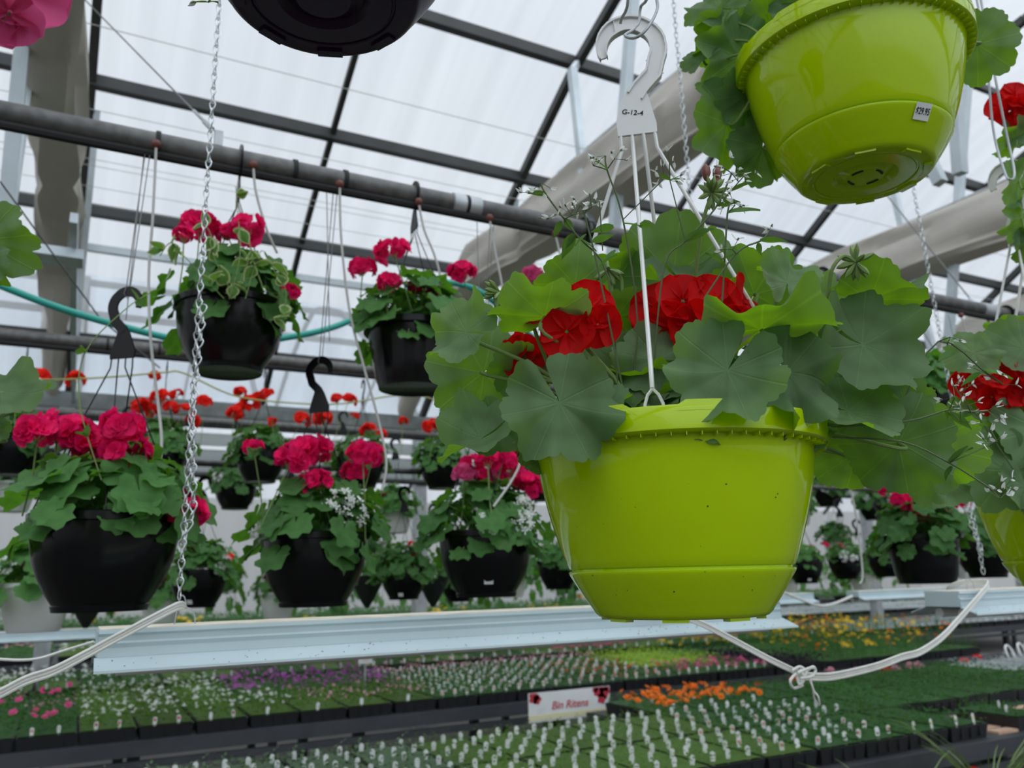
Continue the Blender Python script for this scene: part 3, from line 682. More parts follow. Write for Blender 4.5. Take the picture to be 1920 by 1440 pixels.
BL = {'orange': [blossoms(s, 'orange', 34, (.014, .021), (.10, .12), 8) for s in (1, 2)], 'yellow': [blossoms(s, 'yellow', 30, (.014, .023), (.14, .36)) for s in (3, 4)],
      'yorange': [blossoms(s, 'orange', 20, (.013, .022), (.14, .34)) for s in (31, 41)],
      'white': [blossoms(s, 'white', 46, (.007, .012), (.11, .16)) for s in (5, 6)], 'pink': [blossoms(s, 'pink', 8, (.016, .022), (.12, .16), 8) for s in (7, 8)],
      'rose': [blossoms(s, 'pink', 60, (.008, .014), (.09, .12)) for s in (9, 10)], 'violet': [blossoms(s, 'violet', 60, (.008, .014), (.11, .16)) for s in (11, 12)],
      'ppink': [blossoms(s, 'ppink', 40, (.007, .011), (.10, .15)) for s in (13, 14)], 'red': [blossoms(s, 'redfar', 12, (.009, .014), (.09, .11)) for s in (15, 16)]}
def tag_mesh(m2=None, w_=.020, h_=.030):
    mb = MB(); n = 8; t = .0004
    pr = [(-w_*.30, -.03), (w_*.30, -.03), (w_*.5, .012), (w_*.5, h_-.010)]+[(w_*.5*cos(a), h_-.010+.010*sin(a)) for a in [pi*i/n for i in range(1, n)]]+[(-w_*.5, h_-.010), (-w_*.5, .012)]
    N = len(pr); mb.add([(x, -t, z) for x, z in pr]+[(x, t, z) for x, z in pr], [tuple(range(N)), tuple(range(2*N-1, N-1, -1))]+[(i, N+i, N+(i+1) % N, (i+1) % N) for i in range(N)], 0)
    if m2: mb.box((0, -.0007, h_*.48), (w_*.6, .0006, h_*.45), None, 1)
    return mb.mesh('plant_tag', ['tag', m2] if m2 else 'tag', False)
TAGS = {'w': tag_mesh(), 'p': tag_mesh('tagp'), 'r': tag_mesh('tagr'), 'b': tag_mesh('cream', .012, .036)}
ORD = 'first second third fourth fifth sixth seventh eighth ninth tenth eleventh twelfth thirteenth fourteenth fifteenth sixteenth seventeenth eighteenth nineteenth twentieth'.split()
def ordn(i):
    if i < 20: return ORD[i]
    te = {2: 'twent', 3: 'thirt', 4: 'fort', 5: 'fift'}
    return te[(i+1)//10]+'ieth' if (i+1) % 10 == 0 else te[(i+1)//10]+'y-'+ORD[(i+1) % 10-1]
DESC = {'bush': 'bushy light green plants', 'darkbush': 'bushy dark green plants', 'dark_green': 'dark green seedlings', 'light': 'fine light green seedlings', 'grey': 'grey green seedlings', 'lime': 'lime green foliage', 'purple': 'blackish purple foliage', 'tall': 'tall yellow flowers', 'silver': 'silvery foliage'}
BD = {'orange': 'orange marigolds', 'yellow': 'tall yellow flowers', 'yorange': 'tall orange flowers', 'white': 'small white flowers', 'pink': 'hot pink flowers', 'rose': 'bright pink flowers', 'violet': 'violet pink flowers', 'ppink': 'pale pink flowers', 'red': 'red flowers'}
rt = random.Random(77)
def tray(x, y, z, fo, bl, tags, where, sc=1):
    """tags = list of (tag kind, x, y) on the tray"""
    t = thing('seedling_tray', 'black tray of %s, %s' % (BD[bl] if bl else DESC[fo], where), 'seedling tray', (x+rt.uniform(-.004, .004), y+rt.uniform(-.008, .008), z), rt.choice((0, pi)) if not tags else rt.uniform(-.01, .01), 'seedling trays on the benches')
    t.scale = (sc, sc, 1); ob('tray', TRAY, t); ob('foliage', FO[fo][rt.randrange(2)], t)
    if bl: ob('blossoms', BL[bl][rt.randrange(2)], t)
    for k, tx, ty in tags: ob('plant_tag', TAGS[k], t, (tx+rt.uniform(-.008, .008), ty+rt.uniform(-.012, .012), .074), (rt.uniform(-.12, .12), rt.uniform(-.08, .08), rt.uniform(-.5, .1)-.30))
    return t
GRID = [(x, y) for y in (-.2, -.07, .06, .19) for x in (-.09, 0, .09)]
RN = ('front row', 'middle row', 'back row')
for r_ in range(3):
    yy = 2.86+r_*.535; i = 0
    for c in range(27):
        x = .12+c*.274
        if r_ == 0 and x > 3.86: continue
        if r_ == 2 and x < 2.8: continue
        fo, bl, tg = 'dark_green', None, []
        if x < 1.30: fo, tg = 'grey', [('w', a, b) for a, b in GRID]
        elif x < 2.45: fo, tg = 'light', [('w', a, b) for a, b in GRID]
        elif x < 3.15 and r_ < 2: fo, tg = ('light' if x < 2.75 else 'dark_green'), [(rt.choice('wwp'), a, b) for a, b in GRID]
        elif x < 3.5 and r_ == 1: tg = [('w', a, b) for a, b in GRID[:9]]
        elif r_ == 0: tg = [('b', -.06, -.235), ('b', .06, -.235)]
        if r_ == 2 and x < 3.45: bl = 'orange'; tg = [('w', .0, -.2), ('w', .06, .05)]
        if x > 5.75 and r_ == 2: fo = 'silver'
        tray(x, yy-(.03 if bl == 'orange' else 0), ZT, fo, bl, tg, '%s from the left, %s, near bench' % (ordn(i), RN[r_])); i += 1
mb_ = [('w', -.04, -.1), ('w', .06, .05)]
t = tray(4.16, 2.76, ZT, 'dark_green', None, mb_, 'small half tray alone at the right end, near bench'); t.scale = (.9, .62, 1)
for r_ in range(3):
    yy = 5.13+r_*.53; i = 0
    for c in range(31):
        x = -1.15+c*.274; fo, bl, tg = 'bush', None, []
        fr = r_ == 0
        if x < .12: fo = 'darkbush'; bl = 'pink' if (c+r_) % 2 == 0 or fr else 'ppink'; tg = [('p', -.07, -.235), ('w', .05, -.235)] if fr else []
        elif x < .95: bl = 'white'; tg = [('r' if x < .7 else 'w', -.06, -.235), ('r', .05, -.235)] if fr else []
        elif x < 1.9: fo = 'darkbush' if r_ else 'bush'; bl = ('white' if x < 1.3 else 'ppink') if fr else 'violet'; tg = [('w', -.04, -.235)] if fr else []
        elif x < 3.9: fo = 'dark_green'; tg = [('w' if (a+b) > .0 else 'p', a, b) for a, b in GRID]; bl = 'ppink' if r_ == 2 else ('red' if x > 3.2 else None)
        elif x < 4.75:
            fo = 'lime' if r_ else 'dark_green'; bl = None if r_ else 'rose'; tg = [('w', a, -.2) for a in (-.08, 0, .08)] if fr else []
        elif x < 5.35: fo, bl = ('purple', None) if r_ < 2 else ('tall', 'yellow')
        else: fo = 'tall'; bl = ('yellow' if (c*7+r_) % 3 else 'yorange') if x < 6.6 else ('yorange' if (c+r_) % 2 else None)
        tray(x, yy, ZT, fo, bl, tg, '%s from the left, %s, middle bench' % (ordn(i), RN[r_])); i += 1
for r_ in range(2):
    yy = 7.22+r_*.53; i = 0
    for c in range(44):
        x = -.9+c*.285; q = (c*5+r_*3) % 11
        fo = 'dark_green' if q % 2 else 'light'
        bl = 'white' if x < 1.3 else ('violet' if x < 2.6 else 'white' if x < 3.7 else 'orange' if x < 4.1 else ('violet', 'ppink', None, 'yellow', 'rose', 'red')[q % 6])
        if 3.2 < x < 5.0 and r_ == 0: bl = 'rose' if x > 4.0 else 'white'
        if x > 8.2: fo, bl = 'silver', None
        tray(x, yy, ZT, fo, bl, [('w', -.07, -.23), ('w', .06, -.23)] if r_ == 0 else [], '%s from the left, %s row, third bench' % (ordn(i), ('front', 'back')[r_]))
        i += 1
i = 0
for c in range(30):
    x = -.4+c*.58; q = (c*7) % 6
    for r_ in range(2): tray(x, 10.55+r_*1.08, ZT, ('dark_green', 'light', 'grey')[q % 3] if x < 10 else 'silver', (None, 'white', 'ppink', None, 'rose', 'yellow')[(q+r_*2) % 6] if x < 10 else None, [], '%s from the left, %s row, far bench' % (ordn(c), ('front', 'back')[r_]), 2)
# far plants nobody could count: one carpet of dark green rows
rng = random.Random(5); mb = MB()
for row in range(6):
    yb = 14.5+row*.7
    for i in range(2600):
        x = rng.uniform(-2, 20); y = yb+rng.uniform(-.16, .16); z = ZT+rng.uniform(.10, .20)
        R = frame(V((0, -.3, 1))+rand_dir(rng)*.8, rand_dir(rng)); s = rng.uniform(.03, .055); pts = [(0, 0, 0), (.6, .4, 0), (1.3, 0, -.1), (.6, -.4, 0)]
        mb.add([V((x, y, z))+R @ V(p)*s for p in pts], [(0, 1, 2, 3)], 0, [(.2, .1)]*4)
    mb.box((9, yb, ZT+.036), (22, .36, .06), None, 1)
tag(ob('distant_seedlings', mb.mesh('distant_seedlings', ['seed', 'tray'])), 'rows of dark green seedlings on the farthest bench by the wall', 'seedlings', kind='stuff')
# sign under the middle bench
t = thing('plant_sign', 'white sign with red lettering and red flower corners behind the near bench', 'sign', (2.66, 4.42, EZ-.745), 0)
mb = MB(); mb.box((0, 0, 0), (.56, .006, .16)); mb.box((0, -.0035, -.055), (.56, .002, .03), None, 1)
ob('sign_board', mb.mesh('sign_board', ['tag', 'cream'], False), t)
for gi, gr in enumerate((((-.245, .055, .032), (-.225, .045, .026)), ((.20, .06, .035), (.24, .05, .036), (.22, .015, .03), (.255, .07, .02), (.175, .07, .02)))):
  mb = MB()
  for cx, cz, rr in gr:
    mb.add([(cx+rr*cos(a)*(1+.15*cos(5*a)), -.0052, max(-.078, min(.079, cz+rr*sin(a)*(1+.15*cos(5*a))))) for a in [2*pi*i/30 for i in range(30)]], [tuple(range(30))])
  ob('printed_flower', mb.mesh('printed_flower', 'tagr', False), t)
ob('sign_writing', text_mesh('Bin Ritens', .062, 'tagr', .0004, .25), t, (-.005, -.0045, .0), (pi/2, 0, 0))
for i in range(2): ob('small_print', text_mesh('...........', .03, 'ink', .0002), t, (-.2, -.0045, -.012-.016*i), (pi/2, 0, 0), (.6, .25, .6))
mb = MB(); mb.tube([(-.24, .006, -.05), (-.24, .006, -.44)], .006, 6); mb.tube([(.24, .006, -.05), (.24, .006, -.44)], .006, 6); ob('sign_stake', mb.mesh('sign_stake', 'galv'), t)
# little white card on a stake in the middle bench
p = onz(682, 1262, EZ-.68)
t = thing('price_card', 'small white price card on a grey stake among violet flowers, middle bench', 'sign', (1.75, 5.5, ZT+.07))
mb = MB(); mb.box((0, 0, .20), (.095, .004, .075)); ob('card', mb.mesh('card', 'tag', False), t)
mb = MB(); mb.box((0, .004, .09), (.012, .004, .18)); ob('stake', mb.mesh('stake', 'galv', False), t)
for i in range(2): ob('writing', text_mesh('----', .03, 'tagp', .0002), t, (0, -.0024, .205-.02*i), (pi/2, 0, 0), (1.2, 1, 1))
# potted geraniums on a low shelf between the benches, seen as blooms over the near bench
mb = MB(); mb.box((4.7, 4.56, EZ-1.12), (4.6, .26, .03))
for x in (2.6, 4.6, 6.7): mb.box((x, 4.56, (EZ-1.13)/2), (.05, .2, EZ-1.13))
tag(ob('low_shelf', mb.mesh('low_shelf', 'bench', False)), 'low grey shelf behind the near bench carrying small potted geraniums', 'shelf')
for i, (c, cd, bl) in enumerate((('redfar', 'red', ((1345, 1300), (1362, 1298))), ('redfar', 'red', ((1424, 1291),)), ('redfar', 'red', ((1490, 1279), (1513, 1277))), ('ppink', 'pale pink', ((1556, 1262), (1585, 1273))), ('ppink', 'pale pink', ((1608, 1262), (1616, 1272))), ('redfar', 'red', ((1660, 1260),)), ('ppink', 'pale pink', ((1680, 1258), (1706, 1252), (1722, 1251))), ('redfar', 'dark red', ((1808, 1244), (1833, 1237))))):
    p = ony(sum(q[0] for q in bl)/len(bl), bl[0][1], 4.56); o = V((p.x, 4.56, EZ-1.105))
    t = thing('potted_geranium', 'small potted geranium with %s bloom, %s from the left behind the near bench' % (cd, ordn(i)), 'potted plant', o, 0, 'potted geraniums behind the near bench')
    mb = MB(); mb.lathe([(0, 0), (.035, 0), (.05, .09), (.053, .09), (.053, .10), (.046, .10)], 16); ob('pot', mb.mesh('pot', 'tray'), t)
    ob('foliage', FOLS[i % 2], t, (0, 0, .04), (0, 0, i), (.42, .42, .8))
    for j, (px, py) in enumerate(bl):
        q = ony(px, py-4, 4.5)-o; h = ob('flower_head', HEADS[c][j % len(HEADS[c])], t, q, (0, 0, i), (1.1, 1.1, .9)); ob('flower_stalk', stalk_mesh(max(.1, q.z-.1)), h)
for i, (px, py) in enumerate(((1894, 1226), (1917, 1222), (1932, 1220))):
    mb = MB(); p = ony(px, py, 4.15); mb.tube([p+V((.050*cos(a)*.8, .02*sin(a), .062*sin(a))) for a in [2*pi*j/28 for j in range(29)]], .0085, 8)
    tag(ob('white_hoop', mb.mesh('white_hoop', 'whitepl')), 'white plastic hoop standing on the near bench, %s from the left' % ORD[i], 'hoop', 'white hoops on the near bench')
# big potted plants on the floor in the bottom right corner
def floor_plant(x, y, z, seed, label, red=True):
    rng = random.Random(seed); t = thing('potted_geranium', label, 'potted plant', (x, y, z))
    ob('pot', POT_B, t); ob('soil', SOIL_B, t); ob('foliage', FOLS[seed % 2], t, sc=(1.1, 1.1, 1))
    for i in range(3 if red else 0):
        h = ob('flower_head', HEADS['redfar'][i], t, (-.08+.07*i, .03*i, .30-.02*i)); ob('flower_stalk', stalk_mesh(.16), h)
    mb = MB()
    for i in range(26):
        a = rng.uniform(0, 6.28); L = rng.uniform(.35, .6); q = []
        for j in range(6):
            s = j/5; q.append((cos(a)*L*s*.6, sin(a)*L*s*.6, .17+L*(s-.45*s*s)))
        mb.tube(q, [.0035, .0035, .003, .0025, .0015, .0004], 3, k=0, cap=False)
    ob('grassy_spikes', mb.mesh('grassy_spikes', 'stem'), t)
p = onz(1850, 1440, EZ-.80); floor_plant(p.x, p.y, p.z-.32, 2, 'potted red geranium with grassy spikes in the bottom right corner')
p = onz(1690, 1510, EZ-.80); floor_plant(p.x, p.y, p.z-.34, 3, 'leafy potted plant with grassy spikes just left of the corner geranium', False)
for i, px in enumerate((1850, 1690)):
    p = onz(px, 1440 if i == 0 else 1510, EZ-.80); hh = p.z-(.32 if i == 0 else .34)
    mb = MB(); mb.lathe([(.0, 0), (.12, 0), (.12, .02), (.10, .04), (.10, hh-.03), (.14, hh-.02), (.14, hh-.001), (0, hh-.001)], 24); o = ob('plant_stand', mb.mesh('plant_stand', 'bench')); o.location = (p.x, p.y, 0)
    tag(o, 'grey stand under the %s' % ('bottom right corner geranium' if i == 0 else 'leafy plant left of the corner geranium'), 'stand')
# ================================================================== THE BLACK AND WHITE BASKETS
HANG_A = hook_mesh(.660, 'black', STR, .143, .186)
HANG_C = hook_mesh(.68, 'black', STR, .143, .186)
def put(label, loc, seed, pot='round', fol=0, heads=(), hang='C', hrot=-.65, group=None, white=None, wcol='white', sc=1.0, flavour=None):
    rz = seed*1.3
    pm = {'round': POT_B, 'rib': POT_B2, 'white': POT_W}[pot]
    t = thing('hanging_basket', label, 'hanging basket', loc, rz, group); t.scale = (sc, sc, sc)
    ob('pot', pm, t); ob('soil', SOIL_B, t, sc=(.9, .9, 1) if pot == 'white' else None); ob('foliage', fol, t, rot=(0, 0, seed))
    if hang: ob('hanger', {'A': HANG_A, 'C': HANG_C}[hang], t, rot=(0, 0, hrot-rz))
    for i, (dx, dz, c, s) in enumerate(heads):
        # dx runs to the right and dz up as one faces the basket from the aisle; heads sit towards the aisle
        rr = random.Random(seed*31+i); dy = rr.uniform(-.07, .09)
        if abs(dx) > 1:                                  # given as the bloom's sighting from the aisle
            q = ony(dx, dz, t.location.y+(-.10 if i % 2 else -.03)); q = (q-t.location)/sc; c_, s_ = cos(-rz), sin(-rz)
            s = s*1.30*(1.12 if c == 'redfar' else 1); h = ob('flower_head', HEADS[c][i % len(HEADS[c])], t, (q.x*c_-q.y*s_, q.x*s_+q.y*c_, q.z), (.35*sin(i), .3*sin(i*2.1), i*1.7), (s, s, s*.95))
            ob('flower_stalk', stalk_mesh(max(.06, q.z-.18)), h, sc=(1/s, 1/s, 1.1/s)); continue
        wv = V((.885*dx-.465*dy*-1, -.465*dx-.885*dy, 0)); c_, s_ = cos(-rz), sin(-rz); lx, ly = wv.x*c_-wv.y*s_, wv.x*s_+wv.y*c_
        h = ob('flower_head', HEADS[c][i % len(HEADS[c])], t, (lx, ly, .186+dz), (0, .15*sin(i*2.1), i*1.7), (s, s, s*.9))
        ob('flower_stalk', stalk_mesh(max(.05, dz+.02)), h, sc=(1/s, 1/s, 1.1/s))
    if white: ob('small_blossoms', small_flowers(white, 110, wcol), t)
    return t
GA = 'black baskets high on the front pipe'; GB = 'black baskets hanging low on wires from the front pipe'; GC = 'red geranium baskets on the second pipe'; GD = 'baskets hanging low behind the second pipe'; GE = 'white pot baskets far behind'
def at(px, py, Y): return ony(px, py, Y)
zA = P1Z+.036-.660
p = at(427, 700, 2.24)
A1 = put('upper left glossy black basket with crimson geraniums and variegated vines, chain in front', (p.x, 2.24, zA), 1, fol=FOL[0], heads=((375, 425, 'magenta', 1.15), (462, 432, 'magenta', 1.15), (425, 438, 'magenta', 0.7), (345, 440, 'magenta', 0.6), (425, 500, 'magenta', 0.7), (545, 548, 'magenta', 0.6), (525, 540, 'magenta', 0.6)), hang='A', hrot=1.57, group=GA)
p = at(775, 738, 2.24)
A2 = put('upper ribbed black basket with three tall crimson blooms left of the big lime pot', (p.x, 2.24, zA), 2, 'rib', FOL[1], ((680, 505, 'magenta', 0.95), (737, 472, 'magenta', 1.15), (867, 512, 'magenta', 1), (730, 530, 'magenta', 0.8), (780, 540, 'magenta', 0.7), (838, 600, 'magenta', 0.7), (812, 550, 'magenta', 0.5)), 'A', 1.57, GA)
A3 = put('black basket half hidden behind the left leaves of the big lime basket', (1.47, 2.24, zA), 3, fol=FOL[2], heads=((1000, 518, 'pink', 0.9), (905, 592, 'magenta', 0.8), (1018, 592, 'magenta', 0.8), (1060, 560, 'magenta', 0.9)), hang='A', hrot=1.57, group=GA, white=31)
for i, (x, lb) in enumerate(((2.70, 'black basket almost hidden behind the big lime basket leaves'), (3.12, 'second black basket hidden behind the big lime basket leaves'), (3.86, 'black basket with crimson and white flowers right of the big lime basket'), (4.55, 'farther crimson basket at the right, behind the crimson and white one'))):
    put(lb, (x+(-.07, .04, 0, .1)[i], 2.24, zA+(.0)), 4+i, fol=FOL[i % 4], heads=((-.07, .16, 'magenta', 1.0), (-.1, .1, 'magenta', .9), (.11, .14, 'magenta', .9), (.04, .08, 'magenta', .8)), hang='A', hrot=1.57, group=GA, white=41+i)
B1 = put('large low black basket at the far left with hot pink geraniums', at(187, 1146, 2.06), 8, fol=FOL[3], heads=((108, 812, 'magenta', 1.15), (72, 812, 'magenta', 0.95), (140, 818, 'magenta', 1.05), (228, 802, 'magenta', 1), (185, 850, 'magenta', 1.1), (238, 850, 'magenta', 1.05), (215, 862, 'magenta', 0.9), (245, 885, 'magenta', 0.6), (332, 940, 'magenta', 0.8), (352, 962, 'magenta', 0.9), (205, 840, 'magenta', 0.8)), group=GB, sc=1.08)
B2 = put('low black basket with hot pink geraniums and white florets, above the lamp', at(587, 1137, 2.26), 9, fol=FOL[0], heads=((565, 850, 'magenta', 1.15), (545, 866, 'magenta', 1), (592, 842, 'magenta', 1), (680, 853, 'magenta', 1), (700, 856, 'magenta', 0.9), (597, 905, 'magenta', 0.9), (662, 885, 'magenta', 0.8), (475, 838, 'magenta', 0.6), (575, 905, 'magenta', 0.7)), group=GB, white=52)
B3 = put('low black basket with white and yellow price sticker, left of the big lime pot', at(912, 1119, 2.28), 10, fol=FOL[1], heads=((885, 870, 'magenta', 0.8), (915, 865, 'magenta', 0.9), (955, 880, 'magenta', 1), (985, 905, 'magenta', 0.9), (925, 900, 'pink', 0.9), (1000, 912, 'magenta', 1), (872, 888, 'pink', 0.9), (945, 855, 'magenta', 0.8), (900, 895, 'magenta', 0.8)), group=GB, white=53)
p = at(1740, 1094, 2.20)
B4 = put('low ribbed black basket with hot pink geraniums right of the big lime pot', p, 11, 'rib', FOL[2], ((-.09, .14, 'magenta', 1.2), (-.06, .18, 'magenta', .9), (.0, .08, 'magenta', 1.1), (.04, .07, 'magenta', 1.0), (-.11, .11, 'magenta', .9), (.16, .12, 'magenta', .9)), group=GB)
B5 = put('low black basket beside the right lime pot, partly behind the chain', at(1853, 1083, 2.72), 12, fol=FOL[3], heads=((1697, 930, 'magenta', 1), (1722, 915, 'magenta', 0.8), (1745, 962, 'magenta', 1), (1765, 965, 'magenta', 0.9), (1685, 945, 'magenta', 0.8), (1735, 862, 'pink', 0.5)), group=GB)
for t, a_, r_, z_, m_ in ((B3, -1.95, .107, .045, 'tag'), (B3, -1.6, .1495, .183, 'tag')):
    s = sticker(t, a_-10*1.3, r_, z_, .42 if z_ < .1 else 0, .026, .017, m_); s['label'] = 'white price sticker'
cs = [('black basket with red geraniums behind the leaf at the far left', 25, 892), ('black basket of red geraniums right behind the chain', 297, 903), ('black basket of red geraniums between the two black hooks', 487, 905), ('black basket of red geraniums under the ribbed upper basket', 677, 915), ('small black basket of red geraniums left of the lime pot leaves', 828, 917), ('black basket mostly behind the lime pot, with red blooms', 1000, 905)]
rc = random.Random(9)
for i, (lb, px, py) in enumerate(cs):
    hd = [(x, y, 'redfar', z) for x, y, z in ([(75, 708, 1.1), (35, 715, .8), (142, 712, 1), (-5, 755, 1), (12, 752, .9)], [(290, 705, .7), (300, 745, 1.1), (262, 762, 1.1), (320, 765, .9), (330, 740, .8), (345, 772, 1), (382, 755, 1), (362, 790, .9), (283, 770, .9)],
          [(450, 735, .8), (500, 738, .8), (470, 755, 1.1), (440, 775, 1), (457, 765, 1), (510, 790, .6), (485, 745, .8)], [(632, 748, .8), (655, 750, 1), (567, 787, 1.1), (605, 785, 1.2), (665, 780, .6), (690, 805, 1), (715, 815, .8)],
          [(843, 765, .8), (820, 795, 1.1), (850, 808, 1), (870, 815, .7), (755, 790, .7), (805, 800, 1)], [(985, 800, .9), (1010, 830, .9), (960, 850, .8)])[i]]
    put(lb, at(px, py, 4.65 if i < 4 else 4.75), 20+i, fol=FOL[i % 4], heads=hd, hang='C', hrot=1.57, group=GC, sc=.94)
for i, X in enumerate((3.9, 4.8, 6.6, 7.6, 8.6, 9.8)):
    put('black basket far off on the second pipe, %s from the lime pot' % ORD[i], (X, 4.65, EZ+.555), 30+i, fol=FOL[i % 4], heads=[(rc.uniform(-.13, .13), rc.uniform(.09, .2), 'magenta', 1) for _ in range(4)], hang='C', hrot=1.57, group=GC, white=60+i)
for i, (lb, px, py, Y, pot, c, wh, sc) in enumerate((
        ('white pot basket with pink and white flowers at the far left edge', 62, 1185, 4.2, 'white', 'ppink', 71, 1.15),
        ('low black basket with small white price tag, right of the chain', 370, 1139, 4.7, 'round', 'redfar', 72, 1.0),
        ('small low black basket of white alyssum and red geranium above the lamp', 757, 1124, 4.9, 'round', 'redfar', 73, 1.0),
        ('low black basket peeking out left of the lime pot', 1048, 1105, 5.0, 'round', 'magenta', None, 1.0),
        ('low black basket just right of the lime pot', 1512, 1094, 5.0, 'round', 'magenta', None, 1.0),
        ('low black basket with purple pink blooms, second right of the lime pot', 1588, 1086, 5.1, 'round', 'magenta', 76, 1.0),
        ('low black basket left of the ribbed right basket', 1662, 1082, 5.2, 'round', 'magenta', None, 1.0))):
    hd = [(rc.uniform(-.12, .12), rc.uniform(.06, .15), c, rc.uniform(.6, .95)) for _ in range(3)]
    t = put(lb, at(px, py, Y), 40+i, pot, FOL[i % 4] if i < 4 else FOLS[i % 2], hd, 'C', -.6, GD, wh, 'white', sc)
    if i in (1, 2, 4):
        s = sticker(t, -2.1-(40+i)*1.3, .100, .03, .45, .028, .022); s['label'] = 'small white price sticker'
WP = sorted([(440, 955, 6.5), (300, 1168, 6.3), (520, 1160, 6.6), (640, 945, 6.5), (905, 960, 6.9), (1010, 940, 6.9), (1475, 1112, 6.4), (1620, 1108, 6.3), (1555, 950, 6.3), (1640, 975, 6.4), (1500, 985, 6.9), (1700, 1090, 6.8), (1815, 1085, 6.5), (225, 955, 6.6),
             (860, 1128, 6.9), (20, 960, 6.5), (690, 1060, 6.9), (960, 1120, 6.9), (740, 1000, 6.2), (1570, 1040, 6.9), (1690, 1000, 6.9), (1770, 1000, 6.9), (120, 1060, 6.5), (540, 1040, 6.5), (1860, 990, 6.8)])
for i, (px, py, Y) in enumerate(WP):
    put('%s pot basket in the far row, %s from the left' % (('white', 'black')[i % 3 == 1], ordn(i)), at(px, py, Y), 50+i, 'round' if i % 3 == 1 else 'white', FOL[i % 4], [(rc.uniform(-.1, .1), rc.uniform(.06, .12), rc.choice(('ppink', 'magenta', 'redfar')), 1.0) for _ in range(2)], 'C', -.6, GE, 90+i, 'white', 1.1)
# bushy potted shrubs lined up beyond the far bench
SH = MB(); SH.lathe([(0, 0), (.12, 0), (.17, .25), (.18, .25), (.18, .28), (.16, .28)], 24); SHP = SH.mesh('pot', 'tray')
for i in range(21):
    x = -.6+i*.86; t = thing('potted_shrub', 'bushy green shrub in a black pot along the back, %s from the left' % ordn(i), 'shrub', (x, 13.15, ZT-.0), i*1.1, 'shrubs along the back')
    ob('pot', SHP, t, sc=(.8, .8, .7)); ob('foliage', FOLS[i % 2], t, (0, 0, -.15), sc=(1.95, 1.95, 4.0+.7*sin(i*2.3)))
    if i % 3 == 1: ob('small_blossoms', small_flowers(200+i, 60, ('yellow', 'white', 'violet')[i % 9//3], .3, (.3, .9), .03), t)
mb = MB(); mb.box((8.7, 13.15, ZT-.02), (19, .5, .04))
for x in (-.5, 5, 10, 15): mb.box((x, 13.15, (ZT-.04)/2), (.08, .4, ZT-.04))
tag(ob('display_shelf', mb.mesh('display_shelf', 'bench')), 'long grey shelf carrying the row of bushy shrubs along the back', 'shelf')
# dark woven cone planters
mb = MB(); mb.lathe([(.012, 0), (.05, .06), (.09, .14), (.115, .20), (.118, .205), (.105, .2)], 40, fn=lambda a, z, r: 1+.03*sin(a*20+(1 if int(z*90) % 2 else 0)*pi)); WK = mb.mesh('woven_cone', 'tray')
for i, (px, py) in enumerate(((688, 1140), (812, 1138), (160, 1178))):
    t = thing('cone_planter', 'small dark woven cone planter, %s from the right lamp chain side' % ORD[i] if 0 else ('dark woven cone planter left of the small alyssum basket', 'dark woven cone planter right of the small alyssum basket', 'small black cone planter under the far left black basket')[i], 'planter', at(px, py, 5.3))
    ob('woven_cone', WK, t); ob('foliage', FOLS[i % 2], t, (0, 0, .07), sc=(.7, .7, .7)); ob('hanger', HANG_C, t, sc=(.8, .8, 1))
# wires carrying the low baskets, and the farther hooks
def two_wire(t, hz, Y, label):
    x, y, z = t.location; top = V((x+.03, Y, P1Z if Y < 3 else P2Z)); b = V((x, y, z+hz*t.scale[0]-.006))
    mb = MB(); mb.tube([top, b+V((.004, 0, .02)), b+V((.008, 0, 0)), b+V((0, 0, -.012)), b+V((-.008, 0, 0)), b+V((-.004, 0, .02)), top+V((-.012, 0, 0))], .0014, 5)
    tag(ob('hanging_wire', mb.mesh('hanging_wire', 'wire')), label, 'wire', 'wires holding the low baskets')
two_wire(B1, .68, 2.24, 'thin wire holding the hook of the far left low basket')
two_wire(B2, .68, 2.24, 'thin wire holding the hook of the low basket above the lamp')
two_wire(B3, .68, 2.24, 'thin wire holding the low basket with the price sticker')
two_wire(B4, .68, 2.24, 'thin wire holding the ribbed low basket at right')
two_wire(B5, .68, 2.24, 'thin wire holding the low basket beside the right lime pot')
# drip tubes with their brown drippers
def drip(pts, label, em=True, r=.0036):
    t = thing('drip_tube', label, 'drip tube', pts[0], 0, 'drip irrigation tubes'); o = V(pts[0]); P = [V(p)-o for p in pts]
    mb = MB(); mb.tube(catmull(P, 8), r, 7); ob('tube', mb.mesh('tube', 'greytube'), t)
    mb = MB(); mb.lathe([(0, .008), (.009, .008), (.0125, .002), (.012, -.006), (.006, -.012), (.0, -.014)], 12); ob('dripper', mb.mesh('dripper', 'emit'), t, (0, 0, .004))
    return t
Y1 = 2.19
drip([ony(293, 272, Y1), ony(287, 400, Y1), ony(279, 520, Y1), ony(283, 640, Y1-.02), ony(297, 760, Y1-.05), ony(303, 830, Y1-.08), ony(297, 890, Y1-.1)], 'grey drip tube falling from the leftmost brown dripper to the far left low basket')
drip([ony(475, 311, Y1), ony(480, 360, Y1), ony(500, 430, Y1), ony(520, 475, 2.2)], 'grey drip tube curving into the upper left black basket')
drip([ony(637, 347, Y1), ony(640, 450, Y1), ony(655, 580, Y1), ony(680, 680, Y1-.02), ony(705, 770, Y1-.03), ony(721, 840, Y1-.04), ony(724, 880, Y1-.05), ony(716, 920, Y1-.05)], 'long grey drip tube falling left of the ribbed basket')
drip([ony(785, 380, Y1), ony(795, 430, Y1), ony(815, 480, Y1), ony(826, 530, Y1), ony(815, 590, 2.2)], 'grey drip tube curving into the ribbed black basket')
